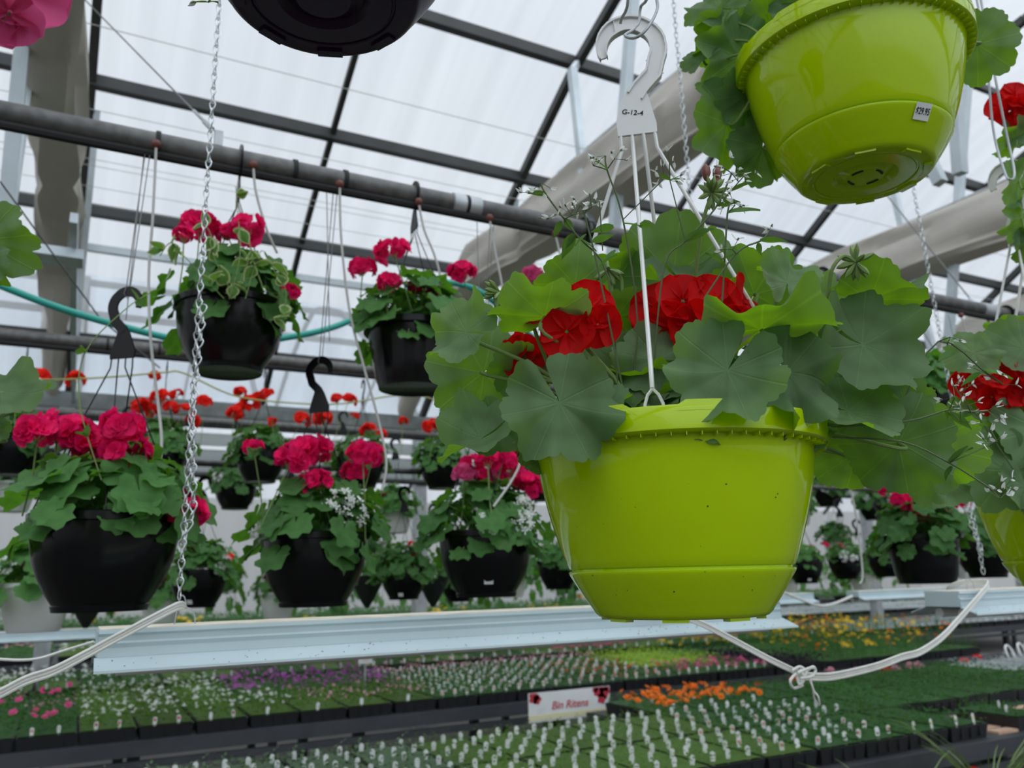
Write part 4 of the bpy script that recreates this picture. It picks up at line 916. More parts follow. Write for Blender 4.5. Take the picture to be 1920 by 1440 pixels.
drip([ony(918, 410, Y1), ony(928, 470, Y1), ony(945, 560, Y1), ony(975, 800, Y1), ony(976, 860, Y1-.02), ony(960, 900, Y1-.04), ony(925, 950, Y1-.06)], 'grey drip tube passing behind the lime basket leaves to the stickered low basket')
drip([ony(1041, 440, Y1), ony(1050, 480, Y1), ony(1060, 560, Y1)], 'short grey drip tube above the half hidden basket')
drip([ony(1528, 530, Y1), ony(1560, 800, Y1), ony(1600, 940, Y1), ony(1617, 1068, Y1), ony(1612, 1095, Y1)], 'grey drip tube hanging right of the big lime pot')
drip([ony(1802, 592, Y1), ony(1815, 640, Y1), ony(1822, 700, Y1)], 'grey drip tube from the rightmost brown dripper')
for i, (px, py, px2, py2) in enumerate(((272, 272, 236, 600), (612, 340, 618, 640), (894, 400, 898, 560), (1778, 590, 1800, 690))):
    wire('support_wire', ('thin support wire left of the leftmost dripper', 'thin support wire left of the long drip tube', 'thin support wire behind the crimson bloom', 'thin support wire at the far right of the front pipe')[i], 'wire', [ony(px, py, 2.24), ony(px2, py2, 2.2)], .0013, 'wire', 'support wires of the front pipe')
# variegated vine on the upper left basket
def vine(parent, pts, seed, n=9, L=.045, name='trailing_vine', m='leaf_var', w=.35, flower=False):
    rng = random.Random(seed); o = parent.matrix_basis.inverted(); P = [o @ V(p) for p in catmull(pts, 5)]
    mb = MB(); mb.tube(P, .0012, 5, k=1)
    for i in range(n):
        q = P[int((i+.6)/n*(len(P)-1))]
        for s in (-1, 1):
            d = (rand_dir(rng)+V((0, 0, -.1))); lance(mb, q, frame(rand_dir(rng, .1), d), L*rng.uniform(.7, 1.1), L*w, rng, 0, var=True)
    return ob(name, mb.mesh(name, [m, 'stem']), parent)
vy = 2.02
vine(A1, [ony(440, 560, vy), ony(400, 480, vy), ony(395, 440, vy), ony(380, 415, vy)], 1, 4)
vine(A1, [ony(430, 560, vy), ony(450, 480, vy), ony(446, 400, vy+.1), ony(442, 350, 2.2)], 2, 3)
vine(A1, [ony(460, 560, vy), ony(490, 470, vy), ony(520, 520, vy), ony(536, 545, vy), ony(530, 590, vy), ony(505, 600, vy)], 3, 5)
vine(A1, [ony(420, 560, vy), ony(345, 480, vy), ony(320, 455, vy), ony(300, 480, vy)], 4, 4)
vine(A1, [ony(440, 560, vy), ony(460, 500, vy), ony(475, 470, vy), ony(485, 500, vy)], 6, 4)
vine(B1, [ony(190, 900, 1.9), ony(150, 760, 1.9), ony(160, 660, 1.9), ony(235, 580, 1.9), ony(280, 550, 2.0)], 5, 3, .028, m='sprig')
# ================================================================== THE LIME POTS UP FRONT
def camv(v): return (ROT @ V(v)).normalized()
def hero_leaf(root, rng, px, py, d, rpx, n, tip, base=None, fold=0, ruf=.13, cup=.12):
    """one geranium leaf (its own part) with its stalk as a sub-part"""
    nrm = camv(n); tp = camv((tip[0], tip[1], 0)); rad = rpx*d/F; R = frame(nrm, tp)
    c = dep(px, py, d)-R @ V((rad*.22, 0, 0)); inv = root.matrix_basis.inverted()
    mb = MB(); leaf(mb, (0, 0, 0), Matrix.Identity(3), rad*1.14, rng, 96, 9, ruf=ruf*1.55, cup=cup*1.2, fold=fold*1.2, lobe=.15)
    o = ob('leaf', mb.mesh('leaf', 'leaf'), root); lm = inv @ (Matrix.Translation(c) @ R.to_4x4()); o.matrix_local = lm
    if base is not None:
        b = inv @ V(base); e = lm.translation; mid = (b+e)*.5+V((0, 0, .02)); u = (lm.to_3x3() @ V((0, 0, -1)))*.02
        li = lm.inverted(); mb = MB(); mb.tube([li @ q for q in catmull([b, mid, e+u, e+u*.05], 5)], .0021, 7); ob('leaf_stalk', mb.mesh('leaf_stalk', 'stem'), o)
    return o
def red_cluster(root, px, py, d, seed, fl, m='red', name='flower_head', base=None):
    rng = random.Random(seed); mb = MB(); inv = root.matrix_basis.inverted(); c = inv @ dep(px, py, d)
    for (dx, dy, dz, nx, ny, nz, r) in fl:
        q = inv @ (dep(px+dx, py+dy, d-dz)); floret(mb, q-c, inv.to_3x3() @ camv((nx, ny, nz)), r, rng, 0, 5, .66, 7)
        mb.tube([q-c, (q-c)*.4-V((0, 0, .02))], .0011, 5, k=1)
    h = ob(name, mb.mesh(name, [m, 'stem']), root, c)
    if base is not None: mb = MB(); mb.tube([(0, 0, -.015), inv.to_3x3() @ (V(base)-dep(px, py, d))*.5+V((0, 0, .01)), inv.to_3x3() @ (V(base)-dep(px, py, d))], .0024, 7); ob('flower_stalk', mb.mesh('flower_stalk', 'stem'), h)
    return h
def sprig(root, pts, seed, tw=(), leaves=(), lf=30, d=.86):
    """airy white-flowered sprig: pts, twigs and leaves are (x, y) seen from the aisle at distance d"""
    rng = random.Random(seed); inv = root.matrix_basis.inverted(); mb = MB()
    P = [inv @ dep(*p, d) for p in pts]; mb.tube(catmull(P, 4), .0010, 5, k=1)
    def bloom(q, s=1):
        for j in range(rng.choice((2, 3))):
            dr = rand_dir(rng, -.4); e = q+dr*.012*s; mb.tube([q, e], .00035, 3, k=1, cap=False)
            for s2 in range(2): lance(mb, e, frame(rand_dir(rng), dr+rand_dir(rng)*.7), .0085*s, .0020*s, rng, 2, 3)
            mb.tube([e, e+dr*.0025], [.0011, .0008], 5, k=1)
    bloom(P[-1])
    for a, b in tw:
        A = inv @ dep(*a, d); B = inv @ dep(*b, d-.01); mb.tube([A, B], .0006, 4, k=1); bloom(B)
    for (x, y, dx, dy) in leaves:
        q = inv @ dep(x, y, d-.003); lv = (inv.to_3x3() @ (ROT @ V((dx, -dy, rng.uniform(-6, 10))))); L = lv.length*d/F*1.15
        mb.k = 0; lance(mb, q, frame(inv.to_3x3() @ camv((rng.uniform(-.5, .5), .5, rng.uniform(-.9, .4))), lv), L, L*.19, rng, 0, 6)
    return ob('white_flower_sprig', mb.mesh('white_flower_sprig', ['sprig', 'stem_dark', 'white']), root)
def lime_basket(label, loc, pot, rim_ang, group='lime green baskets in the front row', hs=True, writing=False, H=.727, xo=0):
    """rim_ang: world direction of the clip nearest the aisle"""
    t = thing('hanging_basket', label, 'hanging basket', loc, 0, group)
    p = ob('pot', pot, t, rot=(0, 0, rim_ang-pi/4)); ob('soil', SOIL, t, sc=(1.08, 1.08, 1))
    if hs:
        rh = math.atan2(-loc[1], -loc[0])+pi/2; la = rim_ang-rh
        hm = hook_mesh(H, 'whitepl', [la+1.5*pi, la, la+pi, la+pi/2], .1635, .194, True, xo)
        h = ob('hanger', hm, t, rot=(0, 0, rh)); h['label'] = 'white plastic hanger'
        if writing:
            hs_ = .034; z = H-hs_-hs_*2.1-hs_*.62; o = ob('handwriting', text_mesh('G-12-4', .0092, 'ink', .0001), h, (-.020, -.0026, z), (pi/2, .22, 0)); o['label'] = 'black handwriting G-12-4'
    return t, p
HB = V((.578, .722, EZ-.049))
H1, HP = lime_basket('big lime green pot in front with scarlet geranium on a white hook marked G-12-4', HB, POT_L, radians(-133.5), writing=True, xo=-.022)
rng = random.Random(12)
def hb(a, r=.06): return HB+V((r*cos(a), r*sin(a), .168))
UP = (0, 1)
LV = [  # px, py, distance, radius px, blade normal in (right, up, towards) terms, tip, stalk root angle, fold, ruffle
    (1000, 592, .84, 98, (.05, .93, -.42), (-1, .0), -2.6, .10, .10), (862, 622, .86, 72, (-.45, .45, .75), (-.9, .3), -3.0, .15, .16), (890, 712, .93, 98, (-.25, .15, -.95), (-.8, -.6), -2.9, 0, .13),
    (1060, 775, .775, 112, (.06, .42, .90), (.35, -.9), -2.4, .0, .15), (885, 830, .86, 80, (-.35, .75, .55), (-1, -.5), -3.1, .35, .16), (925, 810, .88, 58, (-.1, .4, .9), (-.3, -1), -2.9, .1, .12),
    (1062, 535, .97, 70, (-.1, .65, -.75), (-1, .1), -3.3, .1, .12), (1265, 495, 1.0, 112, (.10, .22, -.97), (.1, 1), 1.2, 0, .10), (1165, 585, .95, 66, (.1, .75, -.65), (.3, .8), 2.0, .1, .14),
    (1215, 672, .88, 78, (-.15, .45, .87), (-1, .25), -2.0, 0, .10), (1195, 742, .86, 66, (-.05, .8, .55), (.6, -.4), -2.0, .1, .14), (1352, 712, .775, 108, (-.22, .42, .88), (-.5, -.85), -1.7, .1, .14),
    (1492, 715, .80, 104, (.28, .38, .88), (.6, -.8), -1.5, .1, .2), (1450, 606, .80, 130, (-.02, .93, -.38), (.2, .9), -1.6, .05, .16), (1300, 535, .95, 92, (.05, .80, .50), (.2, -.6), -1.7, .0, .16),
    (1425, 535, .96, 92, (.15, .45, -.88), (.4, .9), -.4, 0, .10), (1478, 520, .90, 62, (.15, .55, .8), (.3, .9), -.8, .1, .18), (1640, 655, .86, 114, (.22, .50, .84), (.9, -.35), -1.1, .05, .14),
    (1650, 562, .90, 96, (.05, .95, -.30), (1, .0), -.9, .1, .16), (1625, 745, .95, 84, (.2, .3, -.92), (.5, -.8), -.9, 0, .12), (1610, 775, .84, 92, (.15, .80, .58), (1, -.3), -1.1, .15, .10),
    (1688, 850, .88, 98, (.35, .25, -.90), (.2, -1), -.9, .0, .10), (1755, 855, .95, 92, (.4, .25, -.9), (.6, -.8), -.7, .0, .10), (1600, 865, .96, 76, (.1, .3, -.95), (.0, -1), -.8, 0, .12),
    (1400, 795, .80, 80, (.05, .5, .87), (.2, -1), -1.6, .1, .12), (1325, 745, .83, 48, (-.3, .5, .8), (-.6, -.8), -1.8, .1, .12), (1330, 800, .78, 50, (.0, .5, .85), (.1, -1), -1.8, .1, .12),
    (1560, 690, .92, 80, (.3, .35, .9), (.5, -1), -1.0, 0, .12), (1705, 760, .93, 52, (.3, .3, -.9), (.8, -.5), -.8, 0, .12), (1540, 575, .98, 70, (.3, .45, -.85), (.7, .5), -.6, 0, .14),
    (1110, 660, .93, 62, (.0, .5, .86), (-.3, -.6), -2.4, 0, .12), (1180, 790, .83, 42, (.0, .6, .8), (.3, -1), -2.0, .1, .12), (970, 700, .92, 60, (.0, .4, -.9), (-.5, -.7), -2.8, 0, .12),
    (1150, 510, 1.02, 66, (-.1, .6, -.75), (-.6, .6), 2.6, 0, .12), (1015, 860, .90, 46, (-.2, .6, .7), (-.4, -1), -2.9, .1, .12), (1500, 800, .86, 66, (.1, .6, .8), (.3, -1), -1.3, .1, .1), (1740, 900, .99, 56, (.4, .3, .85), (.6, -.8), -.7, 0, .1)]
for (px, py, d, r, n, tp, a, fo, ru) in LV: hero_leaf(H1, rng, px, py, d, r, n, tp, hb(a, .05), fo, ru)
for i in range(60):                                         # the shaded leaves deep inside
    a = rng.uniform(0, 2*pi); s = rng.uniform(.0, .14); c = HB+V((s*cos(a), s*sin(a), rng.uniform(.185, .185+.085*(1-s*2.5))))
    nn = (V((cos(a)*.6, sin(a)*.6, .8))+rand_dir(rng)*.5).normalized(); mb = MB(); leaf(mb, (0, 0, 0), frame(nn, V((cos(a), sin(a), -.3))), rng.uniform(.035, .055), rng, 56, 5)
    ob('leaf', mb.mesh('leaf', 'leaf'), H1, c-HB)
red_cluster(H1, 1075, 600, .86, 3, ((-22, -22, .0, -.3, .75, .7, .024), (28, -20, .01, .3, .25, .95, .028), (-12, 22, .025, -.1, -.1, 1, .028), (-55, -14, .0, -.5, .6, .6, .020), (46, 8, .02, .5, -.2, .9, .024), (8, -36, .0, .1, .8, .5, .022)), base=hb(-2.5))
red_cluster(H1, 985, 668, .92, 4, ((0, 0, 0, -.3, .1, 1, .026), (14, 22, 0, .2, -.4, 1, .024), (-14, -16, 0, -.8, .3, .6, .022)), base=hb(-2.7))
red_cluster(H1, 1300, 585, .91, 5, ((-62, -5, .0, -.55, .3, .8, .032), (-20, -20, .02, -.1, .4, .95, .031), (35, -12, .02, .2, .35, .95, .034), (85, -20, .0, .8, .4, .5, .030), (-40, 28, .02, -.3, -.35, .95, .030), (10, 28, .03, 0, -.3, 1, .031), (60, 26, .01, .45, -.45, .8, .029), (-78, 22, -.01, -.9, -.1, .5, .028)), base=hb(-1.9))
def buds(root, px, py, d, path, seed, m='stem', n=16, col=None):
    rng = random.Random(seed); inv = root.matrix_basis.inverted(); c = inv @ dep(px, py, d); mb = MB()
    for i in range(n):
        dr = rand_dir(rng); e = dr*.0125; mb.tube([(0, 0, 0), dr*.007, e, dr*.0165, dr*.020], [.0010, .0022, .0030, .0020, .0003], 6, k=0)
    if col:
        for dx, dy in ((-.006, .026), (.010, .028)): mb.tube([(0, 0, .01), (dx, 0, dy-.010), (dx, 0, dy-.004), (dx, 0, dy+.003), (dx, 0, dy+.008)], [.001, .003, .0052, .0045, .0005], 8, k=1)
    o = ob('bud_cluster', mb.mesh('bud_cluster', ['stem', col or 'stem']), root, c)
    P = [inv @ dep(*q)-c for q in path]; mb = MB(); mb.tube(catmull(P, 8), .0021, 7); ob('bud_stalk', mb.mesh('bud_stalk', 'stem'), o)
buds(H1, 937, 548, .88, [(937, 548, .88), (958, 545, .88), (985, 565, .88), (1010, 640, .88), (1060, 760, .9)], 1)
buds(H1, 1605, 492, .86, [(1605, 492, .86), (1582, 480, .86), (1560, 505, .86), (1548, 560, .87), (1500, 640, .88), (1420, 760, .9)], 2)
buds(H1, 1335, 362, .90, [(1335, 362, .90), (1322, 400, .90), (1312, 450, .91), (1300, 560, .93), (1290, 700, .95)], 3, n=26, col='emit')
buds(H1, 1140, 505, .95, [(1140, 505, .95), (1150, 560, .95), (1170, 700, .95)], 4, n=12)
sprig(H1, [(1180, 760), (1195, 600), (1168, 412), (1138, 318), (1135, 292)], 1, [((1138, 318), (1112, 310)), ((1138, 318), (1152, 298)), ((1168, 412), (1245, 335))], [(1168, 420, 30, 8), (1150, 425, -38, 14), (1138, 318, -28, 12), (1200, 422, 34, 26), (1155, 470, -14, 30)], d=.88)
sprig(H1, [(1160, 760), (1140, 520), (1080, 440), (1024, 365), (1014, 342)], 2, [((1024, 365), (1000, 362)), ((1060, 410), (1048, 402)), ((1060, 410), (1082, 398))], [(1075, 440, -20, 48), (1078, 440, -14, 24), (1052, 415, -14, 28), (1024, 365, -28, 14), (1090, 450, 30, 4), (1060, 412, 22, 26)], d=.86)
sprig(H1, [(1170, 740), (1120, 500), (1095, 400), (1088, 385)], 3, [((1095, 400), (1070, 402)), ((1095, 400), (1110, 388)), ((1130, 470), (1124, 378))], [(1100, 440, -20, 16), (1110, 455, 34, -20), (1125, 500, 20, -26)], d=.84)
sprig(H1, [(1225, 700), (1245, 500), (1285, 452), (1340, 392), (1372, 325)], 4, [((1340, 392), (1395, 330)), ((1285, 452), (1256, 338)), ((1256, 338), (1255, 305)), ((1372, 325), (1360, 316)), ((1372, 325), (1384, 340))], [(1345, 385, 40, 14), (1256, 338, 20, 14), (1256, 338, -20, -4), (1285, 452, 50, -14), (1370, 360, 34, 20)], d=.87)
sprig(H1, [(1345, 700), (1358, 500), (1364, 400), (1372, 378)], 5, [((1364, 400), (1378, 385))], [(1362, 470, -14, 24), (1350, 490, 14, -32), (1366, 400, 50, 4), (1358, 500, 10, -42)], d=.84)
sprig(H1, [(1320, 560), (1380, 475), (1425, 452), (1438, 440)], 6, [((1380, 475), (1374, 468))], [(1425, 452, 44, -6), (1422, 456, 10, 24)], d=.83)
sprig(H1, [(1560, 800), (1700, 790), (1780, 768), (1820, 772), (1852, 770)], 7, [((1780, 768), (1790, 745)), ((1820, 772), (1815, 760)), ((1852, 770), (1868, 785)), ((1780, 768), (1800, 790))], [(1780, 775, 30, 30), (1775, 770, -6, 20), (1800, 780, 30, 6)], d=.84)
sprig(H1, [(1560, 820), (1690, 828), (1780, 868), (1840, 905), (1862, 920)], 8, [((1862, 920), (1875, 935)), ((1862, 920), (1885, 912)), ((1780, 868), (1855, 835)), ((1855, 835), (1870, 828))], [(1780, 868, 44, 22), (1782, 868, 16, -34), (1785, 875, 6, 34)], d=.84)
sprig(H1, [(1690, 760), (1760, 640), (1850, 700), (1880, 720)], 9, [((1760, 640), (1782, 632)), ((1850, 700), (1826, 690))], [(1845, 695, 40, 24), (1840, 700, -24, 26), (1790, 660, -26, 34)], d=.9)
# specks of dirt sit on the pot: small dark flecks
rs = random.Random(4); mb = MB()
for i in range(26):
    a = rs.uniform(-.9, .9)+radians(-133.5+4); z = rs.uniform(.02, .14); r = .1225+(z-.0)*.19+ .0012 if z > .055 else .11+z*.3
    prof = [(.013, .0958), (.0475, .1188), (.0545, .1194), (.112, .1388), (.17, .1503)]
    for (z0, r0), (z1, r1) in zip(prof, prof[1:]):
        if z0 <= z <= z1: r = r0+(r1-r0)*(z-z0)/(z1-z0)+.0002
    s = rs.uniform(.0003, .0009); tx = V((-sin(a), cos(a), 0)); c = V((r*cos(a), r*sin(a), z))
    mb.add([c+tx*s*cos(q)+V((0, 0, s*sin(q)))+V((cos(a), sin(a), 0))*(.0003+.00018*sin(q)) for q in [2*pi*j/7 for j in range(7)]], [tuple(range(7))])
ob('dirt_specks', mb.mesh('dirt_specks', 'soil'), H1)
# ---- upper right lime basket with its price sticker
TB = V((.952, .716, EZ+.538))
T1, TP = lime_basket('lime green pot hanging high at the upper right with a $29.95 sticker', TB, POT_L, radians(-140))
va = math.atan2(-TB.y, -TB.x)
s_ = sticker(TP, va+.74-(radians(-140)-pi/4), .1155, .040, .58, .024, .022, txt='$29.95'); s_['label'] = 'white price sticker reading $29.95'
mb = MB()
for i in range(4):
    a = 2*pi*i/4+.3; mb.tube([((.0225)*cos(a+q), (.0225)*sin(a+q), .0043) for q in (-.45, -.2, .05, .3)], .0019, 5)
ob('drain_slots', mb.mesh('drain_slots', 'ink'), T1)
for i in range(6):
    mb = MB(); a = 2*pi*i/6+.5; mb.tube([((.078)*cos(a+q), (.078)*sin(a+q), .0034) for q in (-.14, 0, .14)], .0006, 4); ob('moulded_mark', mb.mesh('moulded_mark', 'whitepl'), T1)
def tb(a): return TB+V((.08*cos(a), .08*sin(a), .168))
for (px, py, d, r, n, tp, a, fo, ru) in [(1350, 62, 1.26, 62, (-.4, .55, -.7), (-1, .6), 2.6, .1, .12), (1372, 118, 1.26, 84, (-.35, .30, -.88), (-.8, -.5), 2.7, .0, .12), (1352, 242, 1.26, 84, (-.5, .15, -.85), (-.8, -.6), 2.8, .0, .12), (1428, 292, 1.26, 66, (-.3, .1, -.95), (-.1, -1), 2.9, 0, .1),
                                      (1392, 190, 1.26, 60, (-.5, .3, -.8), (-.5, -.9), 2.8, 0, .1), (1442, 30, 1.26, 60, (-.2, .6, -.7), (-.4, .9), 2.4, 0, .12), (1845, 92, 1.24, 68, (.4, .2, -.88), (.9, -.6), -.5, .0, .1), (1335, 15, 1.26, 60, (-.4, .5, .7), (-.8, .6), 2.6, 0, .1), (1490, 20, 1.24, 50, (0, .5, .8), (0, 1), -2.5, 0, .1),
                                      (1540, -20, 1.24, 70, (0, .5, -.8), (0, 1), 1.5, 0, .1), (1640, -45, 1.24, 80, (0, .6, .7), (0, 1), -2.2, 0, .1), (1750, -40, 1.24, 80, (.2, .6, -.7), (.3, 1), -.8, 0, .1), (1310, 110, 1.26, 40, (-.6, .5, .5), (-1, 0), 2.7, 0, .1)]:
    hero_leaf(T1, rng, px, py, d, r, n, tp, tb(a), fo, ru)
# ---- right edge lime basket
RB = V((1.623, .887, EZ-.047))
R1, RP = lime_basket('lime green pot cut off by the right edge, scarlet blooms above it', RB, POT_L, radians(-150), H=.84)
def rb(a): return RB+V((.08*cos(a), .08*sin(a), .168))
for (px, py, d, r, n, tp, a, fo, ru) in [(1870, 800, 1.38, 86, (-.1, .35, .93), (-.6, -.8), -2.6, .0, .1), (1880, 895, 1.33, 84, (-.15, .5, .85), (-.6, -.8), -2.6, .1, .12), (1905, 655, 1.4, 70, (-.2, .7, .7), (-1, .1), -2.7, 0, .14), (1815, 665, 1.36, 52, (-.2, .6, .78), (-.9, -.3), -2.9, .1, .1), (1765, 905, 1.38, 60, (-.3, .6, .7), (-1, -.5), -3.0, .0, .1),
                                      (1840, 850, 1.45, 66, (-.2, .3, .9), (-.9, 0), -2.8, 0, .1), (1925, 720, 1.5, 70, (0, .4, .9), (0, 1), -2.2, 0, .1), (1800, 800, 1.46, 54, (-.4, .3, .8), (-1, -.3), -3.0, 0, .1), (1930, 925, 1.3, 60, (0, .5, .85), (0, -1), -2.4, 0, .1), (1960, 820, 1.35, 90, (0, .4, .9), (.4, -1), -2.2, 0, .1), (1920, 600, 1.5, 60, (0, .7, -.5), (0, 1), -2.2, 0, .1)]:
    hero_leaf(R1, rng, px, py, d, r, n, tp, rb(a), fo, ru)
red_cluster(R1, 1855, 722, 1.40, 8, ((-38, 0, .0, -.6, .3, .8, .030), (0, -18, .02, 0, .5, .9, .032), (35, 8, .02, .2, .2, 1, .034), (60, -15, .02, .6, .4, .7, .03), (5, 22, .02, -.1, -.4, .9, .03), (70, 20, .01, .5, -.3, .9, .03)), base=rb(-2.6))
sprig(R1, [(1900, 880), (1840, 790), (1800, 740), (1790, 722)], 21, [((1800, 740), (1812, 728)), ((1840, 790), (1810, 770))], [(1850, 800, -30, 24)], d=1.3)
# ---- high right basket out of frame: only its scarlet bloom and lower leaves hang into view
UB = V((2.06, .86, EZ+.98))
U1, UP_ = lime_basket('lime basket beyond the upper right edge, scarlet bloom and leaves hanging into view', UB, POT_L, radians(-150))
red_cluster(U1, 1898, 195, 1.62, 9, ((-20, 6, .0, -.8, .2, .6, .030), (6, -14, .02, 0, .4, .9, .032), (24, 12, .02, .2, -.2, 1, .032), (-5, 14, .02, -.3, -.3, .9, .030)), base=UB+V((-.05, -.05, .17)))
for (px, py, d, r, n, tp) in [(1898, 262, 1.6, 40, (-.3, .6, -.6), (-1, -.2)), (1905, 350, 1.6, 48, (-.5, .2, -.8), (-.6, -.9)), (1912, 420, 1.62, 44, (-.5, .2, -.8), (-.2, -1)), (1930, 250, 1.6, 50, (0, .4, .8), (0, -1)), (1925, 460, 1.64, 40, (-.4, .3, -.8), (-.2, -1))]:
    hero_leaf(U1, rng, px, py, d, r, n, tp, UB+V((-.08, -.08, .17)))
# ---- plum pot over the top edge
PB = V((.167, .695, EZ+.545))
Q1, QP = lime_basket('dark plum pot seen from below at the top edge', PB, POT_P, radians(-110), hs=True)
sprig(Q1, [(430, -60), (400, -20), (392, 4)], 31, [], [(388, 4, -20, 14), (394, 4, 12, 30), (392, 2, -4, -8)], d=.78)
for i in range(12):
    a = 2*pi*i/12; mb = MB(); leaf(mb, (0, 0, 0), frame(V((cos(a)*.6, sin(a)*.6, .8)), V((cos(a), sin(a), -.3))), .045, rng, 56, 5); ob('leaf', mb.mesh('leaf', 'leaf'), Q1, (.11*cos(a), .11*sin(a), .225))
# ---- baskets just outside the left edge: leaves and a pink bloom reach in
LB = dep(-420, 930, .80); LB.z = EZ-.047
L1, LP = lime_basket('lime basket beyond the left edge whose two big leaves reach into view', LB, POT_L, radians(-80))
for (px, py, d, r, n, tp) in [(-12, 462, .62, 78, (.1, .12, -.98), (.8, -.7)), (-120, 600, .65, 90, (0, .4, .9), (-.4, -1)), (18, 738, .62, 84, (.15, .88, .40), (.9, -.45)), (-60, 800, .66, 70, (.3, .4, .8), (.6, -.8)), (-18, 490, .60, 40, (.1, .3, .95), (.9, -.2)), (-160, 760, .7, 100, (0, .5, .8), (0, -1)), (-10, 808, .64, 30, (.2, .5, .8), (.8, -.5))]:
    hero_leaf(L1, rng, px, py, d, r, n, tp, LB+V((.05, -.03, .17)))
PBk = dep(-260, -160, .75)
K1, KP = lime_basket('basket beyond the top left corner with a pink bloom reaching in', PBk, POT_P, radians(-80))
red_cluster(K1, 5, -22, .60, 14, ((-10, 30, .0, -.2, -.5, .9, .028), (40, 0, .0, .5, 0, .9, .030), (-20, -20, .0, -.4, .4, .9, .03), (14, 44, .01, .2, -.7, .6, .024)), m='pink', base=PBk+V((0, 0, .17)))
for i in range(10):
    a = 2*pi*i/10; mb = MB(); leaf(mb, (0, 0, 0), frame(V((cos(a)*.6, sin(a)*.6, .8)), V((cos(a), sin(a), -.3))), .045, rng, 56, 5); ob('leaf', mb.mesh('leaf', 'leaf'), K1, (.10*cos(a), .10*sin(a), .225))
# ---- steel wire hangers above the front row
hk = HB+V((0, 0, .645)); 
def loop_wire(label, pts, r=.0017):
    mb = MB(); mb.tube(catmull(pts, 8), r, 8); return tag(ob('wire_hook', mb.mesh('wire_hook', 'galv')), label, 'wire hook', 'steel wire hooks of the front row')
q = .90
loop_wire('bent steel wire hook holding the G-12-4 white hanger', [V((.55, .80, EZ+1.5)), dep(1250, -140, q), dep(1232, -20, q), dep(1232, 18, q-.006), dep(1212, 55, q-.012), dep(1190, 71, q-.008), dep(1172, 66, q+.004), dep(1190, 52, q+.015), dep(1200, 20, q+.02), dep(1198, -140, q+.02), V((.53, .80, EZ+1.5))])
loop_wire('grey steel wire rising behind the white hook toward the roof', [dep(1163, 45, q+.03), dep(1163, -140, q+.03), V((.50, .80, EZ+1.5))])
loop_wire('steel wire hook above the right lime pot hanger', [V((1.45, .80, EZ+1.5)), dep(1842, 60, 1.55), dep(1862, 240, 1.52), dep(1882, 318, 1.49), dep(1893, 336, 1.47), dep(1902, 322, 1.50), dep(1885, 240, 1.53), dep(1850, 60, 1.56), V((1.47, .80, EZ+1.5))], .0022)
# pipe that carries the front row, above the picture
mb = MB(); mb.tube([(-3, .80, EZ+1.5), (8, .80, EZ+1.5)], .03, 14); tag(ob('hanging_pipe', mb.mesh('hanging_pipe', 'pipe')), 'grey pipe above the picture carrying the front row of baskets', 'pipe')
mb = MB(); mb.tube([(-3, 1.508, EZ+2.2), (8, 1.508, EZ+2.2)], .03, 14); tag(ob('hanging_pipe', mb.mesh('hanging_pipe', 'pipe')), 'grey pipe above the picture carrying the lamp chains', 'pipe')
# ================================================================== LAMPS, CHAINS, CABLES
def lamp(label, x0, L, y, z):
    """white fluorescent grow lamp; z = top of the housing"""
    t = thing('grow_lamp', label, 'lamp', (x0, y, z), 0, 'white grow lamps hung in rows')
    w2 = .055; hp = [(-w2, 0), (-w2-.001, -.006), (-w2+.003, -.010), (-w2+.003, -.018), (-w2-.002, -.021), (-w2+.001, -.028), (-w2-.001, -.042), (w2+.001, -.042), (w2-.003, -.018), (w2-.003, -.010), (w2, 0)]
    mb = MB(); mb.sweep(hp, 0, L); ob('housing', mb.mesh('housing', 'hood', False), t)
    mb = MB(); mb.box((L/2, 0, .0008), (L-.002, w2*1.92, .0015)); ob('top_plate', mb.mesh('top_plate', 'hoodtop', False), t)
    for s in (-1, 1):
        mb = MB(); mb.sweep([(s*w2, -.042), (s*(w2+.046), -.058), (s*(w2+.047), -.062), (s*(w2+.045), -.0605), (s*w2, -.0445)], -.004, L+.004); ob('reflector', mb.mesh('reflector', 'hood', False), t)
        mb = MB(); mb.tube([(.03, s*.035, -.060), (L-.03, s*.035, -.060)], .013, 12); o = ob('fluorescent_tube', mb.mesh('fluorescent_tube', 'whitepl'), t)
    for x in (0, L):
        mb = MB(); mb.box((x+(-.001 if x == 0 else .001), 0, -.022), (.0015, w2*1.9, .038)); ob('end_cap', mb.mesh('end_cap', 'hood', False), t)
    for x in (.128, L-.13):
        mb = MB(); mb.tube(catmull([(x-.012, 0, -.002), (x-.008, 0, .030), (x-.004, 0, .048), (x+.002, 0, .046), (x+.006, 0, .030), (x+.014, 0, .026), (x+.020, 0, .016), (x+.022, 0, -.002)], 4), .0011, 6); ob('wire_hanger', mb.mesh('wire_hanger', 'galv'), t)
    rs = random.Random(len(label)); mb = MB()
    for i in range(90):
        x = rs.uniform(.0, L); q = rs.random(); s = rs.uniform(.0004, .0013)*(1.4 if rs.random() < .2 else 1)
        mb.box((x, -w2-.046*q-.0, -.042-.016*q+.0006), (s*1.6, s*1.6, .0006))
    ob('dirt_specks', mb.mesh('dirt_specks', 'soil', False), t)
    return t
LT = EZ-.070
lamp('long white grow lamp hung across the lower left, dusty top, chain at its left end', .042, 1.46, 1.563, LT)
lamp('white grow lamp at the right edge with a cable looped over its near end', 2.17, 1.46, 1.563, LT)
for i, (xa, L) in enumerate(((5.05, 1.25), (3.3, 1.30), (-.9, 1.15))): lamp(('small distant white lamp under the ribbed right basket', 'distant white lamp ending just right of the lime pot', 'distant white lamp at the far left behind the low basket')[i], xa, L, 4.35 if i < 2 else 6.5, EZ-(.165 if i < 2 else .285))
